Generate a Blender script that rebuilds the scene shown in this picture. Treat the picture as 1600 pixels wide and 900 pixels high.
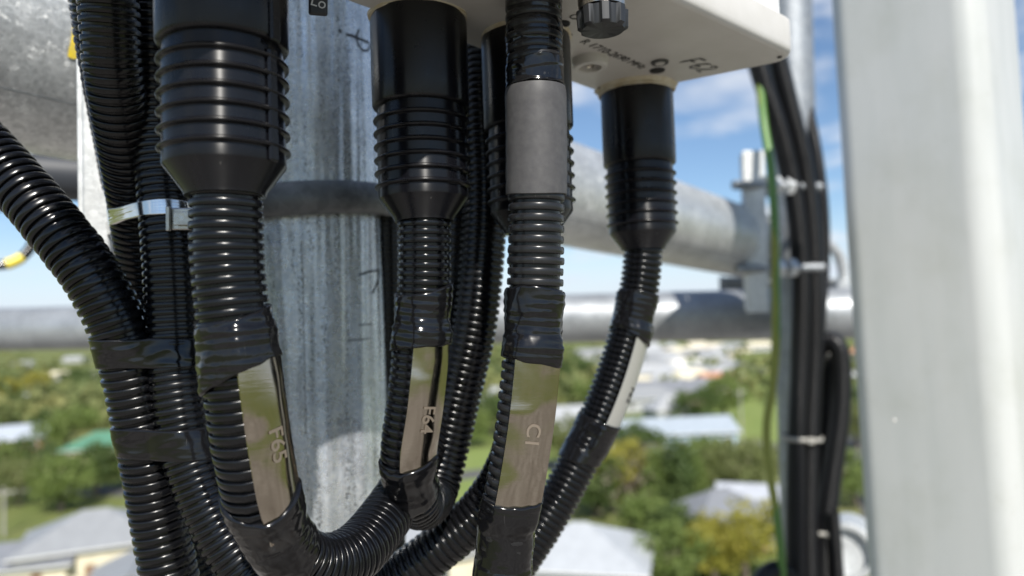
import bpy, bmesh, math, random
import numpy as np
from mathutils import Vector, Matrix, noise as mnoise
from math import radians, sin, cos, pi, tan

random.seed(7)
scn = bpy.context.scene
for o in list(bpy.data.objects): bpy.data.objects.remove(o)
COL = scn.collection

# ------------------------------------------------------------------ camera
F = 1143.0                      # focal length in photograph pixels (1600 wide)
PITCH, ROLL = radians(2.75), radians(2.0)
CAMZ = 24.0
CAM = Vector((0, 0, CAMZ))
_f = Vector((0, cos(PITCH), sin(PITCH))); _r0 = Vector((1, 0, 0)); _u0 = _r0.cross(_f)
RIGHT = (_r0 * cos(ROLL) - _u0 * sin(ROLL)).normalized()
UP = (_u0 * cos(ROLL) + _r0 * sin(ROLL)).normalized()
FWD = _f
cd = bpy.data.cameras.new('camera'); cam = bpy.data.objects.new('camera', cd); COL.objects.link(cam)
cd.sensor_width = 36; cd.lens = 36 * F / 1600
cd.clip_start = 0.02; cd.clip_end = 9000
m = Matrix((RIGHT, UP, -FWD)).transposed().to_4x4(); m.translation = CAM
cam.matrix_world = m
cd.dof.use_dof = True; cd.dof.focus_distance = 0.312; cd.dof.aperture_fstop = 6.3
scn.camera = cam

# ------------------------------------------------------------------ sky, sun, exposure
SUN_EL, SUN_AZ = radians(41), radians(13)       # azimuth: to the right of straight behind the camera
SUN = Vector((sin(SUN_AZ) * cos(SUN_EL), -cos(SUN_AZ) * cos(SUN_EL), sin(SUN_EL)))
world = bpy.data.worlds.new('World'); scn.world = world; world.use_nodes = True
wn = world.node_tree.nodes; wl = world.node_tree.links; wn.clear()
def WN(t, **k):
    n = wn.new(t)
    for a, b in k.items(): setattr(n, a, b)
    return n
sky = WN('ShaderNodeTexSky', sky_type='NISHITA', sun_disc=False, sun_elevation=SUN_EL, sun_rotation=pi - SUN_AZ,
         altitude=50, air_density=1.0, dust_density=0.1, ozone_density=4.0)
tc = WN('ShaderNodeTexCoord'); sep = WN('ShaderNodeSeparateXYZ'); wl.new(tc.outputs['Generated'], sep.inputs[0])
zz = WN('ShaderNodeMath', operation='MAXIMUM'); wl.new(sep.outputs['Z'], zz.inputs[0]); zz.inputs[1].default_value = 0.0
za = WN('ShaderNodeMath', operation='ADD'); wl.new(zz.outputs[0], za.inputs[0]); za.inputs[1].default_value = 0.22
dv = WN('ShaderNodeVectorMath', operation='DIVIDE'); cmb = WN('ShaderNodeCombineXYZ')
for i in range(3): wl.new(za.outputs[0], cmb.inputs[i])
wl.new(tc.outputs['Generated'], dv.inputs[0]); wl.new(cmb.outputs[0], dv.inputs[1])
nz = WN('ShaderNodeTexNoise'); nz.inputs['Scale'].default_value = 2.3; nz.inputs['Detail'].default_value = 7
nz.inputs['Roughness'].default_value = 0.55; nz.inputs['Distortion'].default_value = 0.25
wl.new(dv.outputs[0], nz.inputs['Vector'])
rp = WN('ShaderNodeValToRGB'); rp.color_ramp.elements[0].position = 0.50; rp.color_ramp.elements[1].position = 0.66
rp.color_ramp.elements[1].color = (0.85, 0.85, 0.85, 1)
wl.new(nz.outputs['Fac'], rp.inputs[0])
mx = WN('ShaderNodeMix', data_type='RGBA'); wl.new(rp.outputs[0], mx.inputs['Factor'])
wl.new(sky.outputs[0], mx.inputs['A']); mx.inputs['B'].default_value = (7.0, 7.3, 7.8, 1)
hz = WN('ShaderNodeMapRange'); wl.new(sep.outputs['Z'], hz.inputs['Value']); hz.inputs['From Min'].default_value = 0.0; hz.inputs['From Max'].default_value = 0.15
hz.inputs['To Min'].default_value = 0.92; hz.inputs['To Max'].default_value = 0.0; hz.interpolation_type = 'SMOOTHSTEP'
mx2 = WN('ShaderNodeMix', data_type='RGBA'); wl.new(hz.outputs[0], mx2.inputs['Factor']); wl.new(mx.outputs['Result'], mx2.inputs['A']); mx2.inputs['B'].default_value = (5.9, 6.6, 7.7, 1)
bg = WN('ShaderNodeBackground'); bg.inputs['Strength'].default_value = 0.095
wl.new(mx2.outputs['Result'], bg.inputs['Color'])
wo = WN('ShaderNodeOutputWorld'); wl.new(bg.outputs[0], wo.inputs[0])
sl = bpy.data.lights.new('sun', 'SUN'); sl.energy = 5.0; sl.angle = radians(0.53); sl.color = (1, 0.955, 0.88)
so = bpy.data.objects.new('sun', sl); COL.objects.link(so); so.rotation_euler = SUN.to_track_quat('Z', 'Y').to_euler()
so.location = (0, 0, 60)
vs = scn.view_settings; vs.view_transform = 'Standard'; vs.look = 'None'; vs.exposure = 0.40; vs.gamma = 1; vs.use_curve_mapping = False
scn.render.engine = 'CYCLES'
try: scn.cycles.use_denoising = True
except Exception: pass
scn.cycles.max_bounces = 8; scn.cycles.sample_clamp_indirect = 6

# ------------------------------------------------------------------ placing helpers
def P(px, py, d):
    return CAM + d * (FWD + RIGHT * ((px - 800) / F) - UP * ((py - 450) / F))
def proj(v):
    q = Vector(v) - CAM; z = q.dot(FWD)
    return 800 + F * q.dot(RIGHT) / z, 450 - F * q.dot(UP) / z
def onz(px, py, z):
    d = FWD + RIGHT * ((px - 800) / F) - UP * ((py - 450) / F)
    return CAM + d * ((z - CAMZ) / d.z)
def G(px, py): return onz(px, py, 0.0)
def N3(x, y, z): return mnoise.noise(Vector((x, y, z)))

# ------------------------------------------------------------------ objects helpers
def tag(o, label=None, cat=None, group=None, kind=None):
    if label: o['label'] = label
    if cat: o['category'] = cat
    if group: o['group'] = group
    if kind: o['kind'] = kind
    return o
def thing(name, label, cat, loc=(0, 0, 0), rz=0.0, group=None):
    o = bpy.data.objects.new(name, None); COL.objects.link(o); o.empty_display_size = 0.02
    o.location = loc; o.rotation_euler = (0, 0, rz)
    return tag(o, label, cat, group)
def mk(name, verts, faces, mat, parent=None, smooth=True, origin=None):
    me = bpy.data.meshes.new(name)
    v = np.asarray([tuple(p) for p in verts] if not isinstance(verts, np.ndarray) else verts, dtype=np.float64)
    base = Vector((0, 0, 0))
    if origin is not None: base = Vector(origin)
    elif parent is not None:
        base = parent.location.copy()
        if parent.parent is not None: base = base + parent.parent.location
    v = v - np.array(base)
    if isinstance(faces, np.ndarray):
        nf, k = faces.shape
        me.vertices.add(len(v)); me.vertices.foreach_set('co', v.astype(np.float32).ravel())
        me.loops.add(nf * k); me.loops.foreach_set('vertex_index', faces.astype(np.int32).ravel())
        me.polygons.add(nf); me.polygons.foreach_set('loop_start', np.arange(0, nf * k, k, dtype=np.int32))
        me.update(calc_edges=True)
    else:
        me.from_pydata([tuple(p) for p in v], [], [tuple(f) for f in faces]); me.update()
    if smooth: me.polygons.foreach_set('use_smooth', [True] * len(me.polygons))
    me.materials.append(mat)
    o = bpy.data.objects.new(name, me); COL.objects.link(o)
    if parent is not None: o.parent = parent
    elif origin is not None: o.location = base
    return o
def grid_faces(nr, ns, closed=True):
    i = np.arange(nr - 1)[:, None]; j = np.arange(ns if closed else ns - 1)[None, :]
    j2 = (j + 1) % ns
    return np.stack([i * ns + j, i * ns + j2, (i + 1) * ns + j2, (i + 1) * ns + j], -1).reshape(-1, 4)
def sharp(o, deg=35):
    me = o.data
    try: me.set_sharp_from_angle(angle=radians(deg))
    except Exception: pass
    return o
def bevel(o, w, seg=2):
    md = o.modifiers.new('bevel', 'BEVEL'); md.width = w; md.segments = seg; md.limit_method = 'ANGLE'; md.angle_limit = radians(35)
    return o
def lathe(name, base, axis, prof, mat, parent, ns=64, ref=None, rfun=None, capends=False):
    """prof: (t along axis, radius)."""
    axis = Vector(axis).normalized(); base = Vector(base)
    ref = Vector(ref) if ref is not None else Vector((0, -1, 0))
    n = (ref - axis * ref.dot(axis)).normalized(); b = axis.cross(n)
    th = np.linspace(0, 2 * pi, ns, endpoint=False)
    t = np.array([p[0] for p in prof]); r = np.array([p[1] for p in prof])
    R = np.repeat(r[:, None], ns, 1)
    if rfun is not None: R = R + rfun(t[:, None], th[None, :])
    V = (np.array(base)[None, None] + t[:, None, None] * np.array(axis) + (R * np.cos(th))[..., None] * np.array(n) + (R * np.sin(th))[..., None] * np.array(b)).reshape(-1, 3)
    Fc = grid_faces(len(prof), ns)
    if capends:
        Fl = [tuple(f) for f in Fc] + [tuple(range(ns))[::-1], tuple(range((len(prof) - 1) * ns, len(prof) * ns))]
        return sharp(mk(name, V, Fl, mat, parent))
    return sharp(mk(name, V, Fc, mat, parent))
def box(name, c, ax, ay, az, hx, hy, hz, mat, parent, bev=0.0):
    c = Vector(c); V = []
    for sx in (-1, 1):
        for sy in (-1, 1):
            for sz in (-1, 1): V.append(c + ax * hx * sx + ay * hy * sy + az * hz * sz)
    Fc = [(0, 1, 3, 2), (4, 6, 7, 5), (0, 4, 5, 1), (2, 3, 7, 6), (0, 2, 6, 4), (1, 5, 7, 3)]
    if ax.cross(ay).dot(az) < 0: Fc = [f[::-1] for f in Fc]
    o = mk(name, V, Fc, mat, parent, smooth=False)
    if bev: bevel(o, bev)
    return o

# ------------------------------------------------------------------ sweep paths
class Path:
    def __init__(self, pts, ds=0.0005):
        W = np.array([tuple(P(*p)) for p in pts])
        n = len(W); E = np.vstack([2 * W[0] - W[1], W, 2 * W[-1] - W[-2]])
        out = []
        for i in range(n - 1):
            p0, p1, p2, p3 = E[i:i + 4]
            # centripetal Catmull-Rom
            t0 = 0; t1 = t0 + max(np.linalg.norm(p1 - p0), 1e-6) ** .5; t2 = t1 + max(np.linalg.norm(p2 - p1), 1e-6) ** .5; t3 = t2 + max(np.linalg.norm(p3 - p2), 1e-6) ** .5
            t = np.linspace(t1, t2, 60, endpoint=(i == n - 2))[:, None]
            a1 = (t1 - t) / (t1 - t0) * p0 + (t - t0) / (t1 - t0) * p1
            a2 = (t2 - t) / (t2 - t1) * p1 + (t - t1) / (t2 - t1) * p2
            a3 = (t3 - t) / (t3 - t2) * p2 + (t - t2) / (t3 - t2) * p3
            b1 = (t2 - t) / (t2 - t0) * a1 + (t - t0) / (t2 - t0) * a2
            b2 = (t3 - t) / (t3 - t1) * a2 + (t - t1) / (t3 - t1) * a3
            out.append((t2 - t) / (t2 - t1) * b1 + (t - t1) / (t2 - t1) * b2)
        D = np.vstack(out)
        for _ in range(2):  # smooth
            L = np.concatenate([[0], np.cumsum(np.linalg.norm(np.diff(D, axis=0), axis=1))])
            self.L = L[-1]; s = np.arange(0, self.L, ds); D = np.stack([np.interp(s, L, D[:, k]) for k in range(3)], 1)
            k = np.hanning(41); k /= k.sum(); pad = 20
            Dp = np.vstack([2 * D[0] - D[pad:0:-1], D, 2 * D[-1] - D[-2:-pad - 2:-1]])
            D = np.stack([np.convolve(Dp[:, c], k, 'valid') for c in range(3)], 1)
        self.s = np.arange(len(D)) * ds; self.L = self.s[-1]; self.C = D
        T = np.gradient(D, axis=0); T /= np.linalg.norm(T, axis=1)[:, None]; self.T = T
        N = np.zeros_like(T); v = np.array((0.15, -1, 0.05)); v = v - T[0] * v.dot(T[0]); N[0] = v / np.linalg.norm(v)
        for i in range(1, len(T)):
            v = N[i - 1] - T[i] * N[i - 1].dot(T[i]); N[i] = v / np.linalg.norm(v)
        self.N = N; self.B = np.cross(T, N)
        q = D - np.array(CAM); z = q @ np.array(FWD)
        self.py = 450 - F * (q @ np.array(UP)) / z; self.px = 800 + F * (q @ np.array(RIGHT)) / z
    def at(self, s, A):
        s = np.asarray(s); return np.stack([np.interp(s, self.s, A[:, k]) for k in range(3)], -1)
    def s_py(self, y):
        i = np.argmax(self.py >= min(y, self.py.max() - .5)); return self.s[i]
    def angle(self, s, deg):
        """sweep angle whose outward direction is 'deg' to the right of straight towards the camera"""
        c = self.at(s, self.C); T = self.at(s, self.T); N = self.at(s, self.N); B = self.at(s, self.B)
        v = np.array(CAM) - c; v = v - T * v.dot(T); v /= np.linalg.norm(v)
        r = np.array(RIGHT); r = r - T * r.dot(T); r = r - v * r.dot(v); r /= np.linalg.norm(r)
        w = v * cos(radians(deg)) + r * sin(radians(deg))
        return math.atan2(w.dot(B), w.dot(N))
    def at_z(self, z):
        Z = self.C[:, 2]; i = np.argmax(Z <= z); return self.C[i]

def sweep(path, S, R, TH):
    """S, R: (n, m) or broadcastable; TH (m,)"""
    C = path.at(S, path.C); N = path.at(S, path.N); B = path.at(S, path.B)
    return C + (R * np.cos(TH))[..., None] * N + (R * np.sin(TH))[..., None] * B

def corrugated(name, path, R, mat, parent, pitch=0.0040, depth=0.0014, ns=44, s0=0.0, s1=None, seam=0.6):
    s1 = path.L if s1 is None else s1
    prof = [(0.0, 0), (0.26, 0), (0.285, .78), (0.33, .93), (0.45, 1.03), (0.62, 1.06), (0.79, 1.03), (0.91, .93), (0.955, .78), (0.98, 0)]
    n = int((s1 - s0) / pitch)
    s = np.concatenate([[s0 + (k + a) * pitch for a, _ in prof] for k in range(n)])
    r = np.array([h for _, h in prof] * n)
    rnd = np.random.RandomState(int(abs(path.C[0, 0]) * 1e5) % 9999)
    r = r * np.repeat(1 + rnd.normal(0, .05, n), len(prof))
    TH = np.linspace(0, 2 * pi, ns, endpoint=False)
    RR = R - depth + depth * r[:, None] * np.ones(ns)
    k0 = int(seam / (2 * pi) * ns)
    RR[:, k0] += 0.00028 * (r > .5); RR[:, (k0 + ns // 2) % ns] += 0.00028 * (r > .5)
    V = sweep(path, np.repeat(s[:, None], ns, 1), RR, TH[None, :]).reshape(-1, 3)
    return sharp(mk(name, V, grid_faces(len(s), ns), mat, parent), 38)

def tape(name, path, R, s0, s1, mat, parent, phi=None, plate=None, seed=0, slant0=0.0, slant1=0.0, wr=0.0008, thick=0.0007, pitch=.004, layers=2, span=None):
    """wrinkled sleeve of electrical tape; plate=(distance, half width) of a tag held underneath."""
    ns, nr = 120, max(30, int((s1 - s0) / 0.0009))
    TH = np.linspace(0, 2 * pi, ns, endpoint=False)
    rnd = random.Random(seed); ph = rnd.uniform(0, 6)
    sa = s0 + slant0 * np.cos(TH - ph) + np.array([N3(3 * cos(t), 3 * sin(t), seed) * .0009 for t in TH])
    sb = s1 + slant1 * np.cos(TH - ph - 1) + np.array([N3(3 * cos(t), 3 * sin(t), seed + 9.3) * .0009 for t in TH])
    u = np.linspace(0, 1, nr)
    S = sa[None] * (1 - u[:, None]) + sb[None] * u[:, None]
    base = np.full((nr, ns), R + thick)
    if plate is not None:
        d, hw = plate
        uu_ = np.linspace(-1, 1, 81); pxs = uu_ * hw; pys = d - BOW * uu_ ** 2
        ang = np.arctan2(pxs, pys); rad_ = np.hypot(pxs, pys)
        dt = (TH - phi + pi) % (2 * pi) - pi; lim = ang[-1]; edge = rad_[-1]
        rad = np.where(np.abs(dt) <= lim, np.interp(dt, ang, rad_), 0)
        al = lim + math.acos(min(1, R / edge))     # tape runs straight from the tag's edge to the tube
        tang = np.where((np.abs(dt) > lim) & (np.abs(dt) < al), np.minimum(R / np.cos(np.clip(al - np.abs(dt), 0, 1.2)), edge), 0)
        hull_ = np.maximum(base[0], np.maximum(rad, tang) + thick)
        kk = np.hanning(9); kk /= kk.sum(); hull_ = np.convolve(np.concatenate([hull_[-4:], hull_, hull_[:4]]), kk, 'valid')
        wgt = np.ones((nr, ns))
        if span is not None:
            x_ = np.clip(np.minimum(S - span[0] + .010, span[1] + .010 - S) / .010, 0, 1); wgt = x_ * x_ * (3 - 2 * x_)
        base = base + (np.maximum(base, hull_[None]) - base) * wgt
    W = np.zeros((nr, ns))
    for i in range(nr):
        for j in range(ns):
            c, s_ = cos(TH[j]), sin(TH[j]); z = (S[i, j] - s0) * 1000
            a = N3(1.1 * c + seed, 1.1 * s_, z * .075 + 1.3 * c)
            b = N3(1.7 * c, 1.7 * s_ + seed, z * .15 + 2.2 * s_)
            e = N3(.9 * c + 5, .9 * s_ + seed, z * .05)
            W[i, j] = wr * (1.0 * (0.3 - abs(a)) + .30 * (0.3 - abs(b)) + .8 * e) + .00022 * max(0, min(1, .35 + 2.6 * e)) * sin(2 * pi * S[i, j] / pitch)
    W = np.maximum(W, -.0005)
    for k in range(layers):   # overlapping turns leave little steps
        c0 = s0 + (s1 - s0) * (k + .7 + .4 * rnd.random()) / (layers + .8); am = (rnd.random() - .5) * .006
        W += 0.00038 / (1 + np.exp(-(S - c0 - am * np.cos(TH - ph * 2 - k)[None]) / 0.00008)) * (1 if k % 2 else -1)
    Rr = base + W
    Rr[0] = R - .0012; Rr[1] = np.maximum(Rr[1], R + .0002)
    Rr[-1] = R - .0012
    S = S.copy(); S[0] = S[1]; S[-1] = S[-2]
    V = sweep(path, S, Rr, TH[None, :]).reshape(-1, 3)
    return mk(name, V, grid_faces(nr, ns), mat, parent)

BOW = .0030
def plate_on(name, path, s0, s1, deg, d, w, mat, parent, th=0.0005, cut=0.0, smid=None, bulge=0.0006):
    sm = (s0 + s1) / 2 if smid is None else smid
    phi = path.angle(sm, deg); n, mm = 50, 9
    s = np.linspace(s0, s1, n)
    C = path.at(s, path.C); N = path.at(s, path.N); B = path.at(s, path.B); T = path.at(s, path.T)
    O = N * cos(phi) + B * sin(phi); X = -N * sin(phi) + B * cos(phi)
    V = []; u = np.linspace(-1, 1, mm)
    for side in (0, 1):
        for i in range(n):
            bl = bulge * sin(pi * i / (n - 1))
            for j in range(mm):
                V.append(C[i] + O[i] * (d + bl - th * side - BOW * u[j] ** 2) + X[i] * (u[j] * w / 2) + T[i] * cut * u[j] * (i / (n - 1)))
    Fc = []
    off = n * mm
    for i in range(n - 1):
        for j in range(mm - 1):
            a = i * mm + j
            Fc.append((a, a + mm, a + mm + 1, a + 1)); Fc.append((off + a, off + a + 1, off + a + mm + 1, off + a + mm))
    for i in range(n - 1):
        a = i * mm; Fc.append((a, off + a, off + a + mm, a + mm)); a += mm - 1; Fc.append((a, a + mm, off + a + mm, off + a))
    for j in range(mm - 1):
        a = j; Fc.append((a, a + 1, off + a + 1, off + a)); a = (n - 1) * mm + j; Fc.append((a, off + a, off + a + 1, a + 1))
    return sharp(mk(name, V, Fc, mat, parent), 40), phi

def text_mesh(body, size, bold=0.0, extr=0.0):
    cu = bpy.data.curves.new('t', 'FONT'); cu.body = body; cu.size = size; cu.align_x = 'CENTER'; cu.align_y = 'CENTER'
    cu.offset = bold; cu.extrude = extr
    o = bpy.data.objects.new('t', cu); COL.objects.link(o)
    dg = bpy.context.evaluated_depsgraph_get(); me = bpy.data.meshes.new_from_object(o.evaluated_get(dg))
    bpy.data.objects.remove(o); bpy.data.curves.remove(cu)
    return me
def text(name, body, size, c, xd, yd, mat, parent, bold=0.0, extr=0.00008, wobble=0.0, shear=0.0):
    me = text_mesh(body, size, bold, extr)
    xd = Vector(xd).normalized(); yd = Vector(yd); yd = (yd - xd * yd.dot(xd)).normalized(); zd = xd.cross(yd)
    base = parent.location + (parent.parent.location if parent.parent else Vector((0, 0, 0)))
    for v in me.vertices:
        x, y, z = v.co
        x += shear * y
        if wobble: y += wobble * N3(x * 300, y * 300, 1.7); x += wobble * N3(x * 260, y * 260, 8.1)
        v.co = Vector(c) - base + xd * x + yd * y + zd * z
    me.materials.clear(); me.materials.append(mat); me.name = name
    o = bpy.data.objects.new(name, me); COL.objects.link(o); o.parent = parent
    return o

# ------------------------------------------------------------------ materials
def mat(name, base, rough=0.5, metal=0.0, spec=0.5, coat=0.0, var=None, bump=None, rvar=None, scale_vec=(1, 1, 1), extra=None):
    """var: (noise scale, other colour, lo, hi); bump: (scale, strength, distance); rvar: (scale, r lo, r hi)"""
    M = bpy.data.materials.new(name); M.use_nodes = True; nt = M.node_tree; n = nt.nodes; l = nt.links
    b = n['Principled BSDF']; b.inputs['Base Color'].default_value = (*base, 1); b.inputs['Roughness'].default_value = rough
    b.inputs['Metallic'].default_value = metal; b.inputs['Specular IOR Level'].default_value = spec
    b.inputs['Coat Weight'].default_value = coat; b.inputs['Coat Roughness'].default_value = .1
    t = n.new('ShaderNodeTexCoord'); mp = n.new('ShaderNodeMapping'); mp.inputs['Scale'].default_value = scale_vec
    l.new(t.outputs['Object'], mp.inputs['Vector'])
    def noi(sc, det=5, ro=.6, vec=mp):
        k = n.new('ShaderNodeTexNoise'); k.inputs['Scale'].default_value = sc; k.inputs['Detail'].default_value = det; k.inputs['Roughness'].default_value = ro
        l.new(vec.outputs[0], k.inputs['Vector']); return k
    def ramp(src, lo, hi, c0=(0, 0, 0, 1), c1=(1, 1, 1, 1)):
        r = n.new('ShaderNodeValToRGB'); r.color_ramp.elements[0].position = lo; r.color_ramp.elements[1].position = hi
        r.color_ramp.elements[0].color = c0; r.color_ramp.elements[1].color = c1; l.new(src, r.inputs[0]); return r
    if var:
        sc, c2, lo, hi = var
        r = ramp(noi(sc).outputs['Fac'], lo, hi, (*base, 1), (*c2, 1)); l.new(r.outputs[0], b.inputs['Base Color'])
    if rvar:
        sc, a, c = rvar; r = ramp(noi(sc, 6).outputs['Fac'], .35, .65, (a, a, a, 1), (c, c, c, 1)); l.new(r.outputs[0], b.inputs['Roughness'])
    if bump:
        sc, st, di = bump; k = noi(sc, 6); bp = n.new('ShaderNodeBump'); bp.inputs['Strength'].default_value = st; bp.inputs['Distance'].default_value = di
        l.new(k.outputs['Fac'], bp.inputs['Height']); l.new(bp.outputs[0], b.inputs['Normal'])
    if extra: extra(nt, b, noi, ramp, mp, t)
    return M

def scratches(amount=.35):
    def ex(nt, b, noi, ramp, mp, t):
        n, l = nt.nodes, nt.links
        m2 = n.new('ShaderNodeMapping'); m2.inputs['Scale'].default_value = (1, 1, .06); m2.inputs['Rotation'].default_value = (0.3, .5, 0)
        l.new(t.outputs['Object'], m2.inputs['Vector'])
        k = n.new('ShaderNodeTexNoise'); k.inputs['Scale'].default_value = 900; k.inputs['Detail'].default_value = 3; l.new(m2.outputs[0], k.inputs['Vector'])
        r = ramp(k.outputs['Fac'], .70, .76)
        big = ramp(noi(60, 3).outputs['Fac'], .5, .62)
        mu = n.new('ShaderNodeMath'); mu.operation = 'MULTIPLY'; l.new(r.outputs[0], mu.inputs[0]); l.new(big.outputs[0], mu.inputs[1])
        d = ramp(noi(2600, 2).outputs['Fac'], .69, .75)          # dust
        ad = n.new('ShaderNodeMath'); ad.operation = 'MAXIMUM'; l.new(mu.outputs[0], ad.inputs[0])
        d2 = n.new('ShaderNodeMath'); d2.operation = 'MULTIPLY'; d2.inputs[1].default_value = .5; l.new(d.outputs[0], d2.inputs[0]); l.new(d2.outputs[0], ad.inputs[1])
        mixn = n.new('ShaderNodeMix'); mixn.data_type = 'RGBA'; mm = n.new('ShaderNodeMath'); mm.operation = 'MULTIPLY'; mm.inputs[1].default_value = amount
        l.new(ad.outputs[0], mm.inputs[0]); l.new(mm.outputs[0], mixn.inputs['Factor'])
        mixn.inputs['A'].default_value = b.inputs['Base Color'].default_value; mixn.inputs['B'].default_value = (.22, .21, .2, 1)
        l.new(mixn.outputs['Result'], b.inputs['Base Color'])
    return ex

M_COND = mat('black conduit plastic', (.0042, .0044, .0054), .2, spec=.40, rvar=(90, .15, .30), bump=(420, .05, .0003), extra=scratches(.14))
def aniso(base_ex):
    def ex(nt, b, noi, ramp, mp, t):
        base_ex(nt, b, noi, ramp, mp, t)
        tn = nt.nodes.new('ShaderNodeTangent'); tn.direction_type = 'RADIAL'; tn.axis = 'Z'; nt.links.new(tn.outputs[0], b.inputs['Tangent'])
        b.inputs['Anisotropic'].default_value = .88; b.inputs['Anisotropic Rotation'].default_value = .25
    return ex
M_CABLE = mat('black cable sheath', (.008, .0082, .0095), .34, spec=.35)
M_COND_DUSTY = mat('dusty conduit plastic', (.015, .015, .016), .27, spec=.42, rvar=(120, .22, .36), bump=(700, .05, .0003), extra=scratches(.3))
M_BOOT = mat('black boot plastic', (.0048, .005, .0068), .30, spec=.40, rvar=(70, .25, .35), bump=(300, .03, .0003), extra=aniso(scratches(.3)))
M_TAPE = mat('black vinyl tape', (.006, .006, .0068), .15, spec=.45, rvar=(60, .10, .20), extra=scratches(.16))
M_SHRINK = mat('grey heat shrink', (.060, .058, .060), .5, spec=.35, var=(260, (.080, .078, .078), .35, .7), bump=(1500, .12, .0002))

def ex_steel(nt, b, noi, ramp, mp, t):
    n, l = nt.nodes, nt.links
    k = n.new('ShaderNodeTexNoise'); k.inputs['Scale'].default_value = 34; k.inputs['Detail'].default_value = 1.0; k.inputs['Distortion'].default_value = .6
    l.new(t.outputs['Object'], k.inputs['Vector'])
    bp = n.new('ShaderNodeBump'); bp.inputs['Strength'].default_value = .8; bp.inputs['Distance'].default_value = .0030
    l.new(k.outputs['Fac'], bp.inputs['Height'])
    m2 = n.new('ShaderNodeMapping'); m2.inputs['Scale'].default_value = (.25, .25, 14); l.new(t.outputs['Object'], m2.inputs['Vector'])
    k2 = n.new('ShaderNodeTexNoise'); k2.inputs['Scale'].default_value = 320; k2.inputs['Detail'].default_value = 2; l.new(m2.outputs[0], k2.inputs['Vector'])
    b2 = n.new('ShaderNodeBump'); b2.inputs['Strength'].default_value = .10; b2.inputs['Distance'].default_value = .0002
    l.new(k2.outputs['Fac'], b2.inputs['Height']); l.new(bp.outputs[0], b2.inputs['Normal']); l.new(b2.outputs[0], b.inputs['Normal'])
M_TAG = mat('stainless tag', (.42, .375, .315), .10, metal=1, rvar=(60, .07, .18), extra=ex_steel)
M_STRAP = mat('stainless strap', (.72, .71, .69), .16, metal=1, rvar=(90, .1, .24))
M_BUCK = mat('dull buckle steel', (.42, .41, .39), .3, metal=1, rvar=(200, .22, .4), bump=(250, .3, .0006))
M_ETCH = mat('etched lettering', (.26, .215, .17), .45, metal=.5, spec=.2)
M_LABEL = mat('pale label', (.50, .50, .47), .32, metal=.55)
M_INK = mat('black ink', (.012, .012, .014), .5)
M_GREYINK = mat('grey marker', (.07, .07, .068), .6)
M_WHITEINK = mat('white print', (.6, .6, .6), .6)

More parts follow.
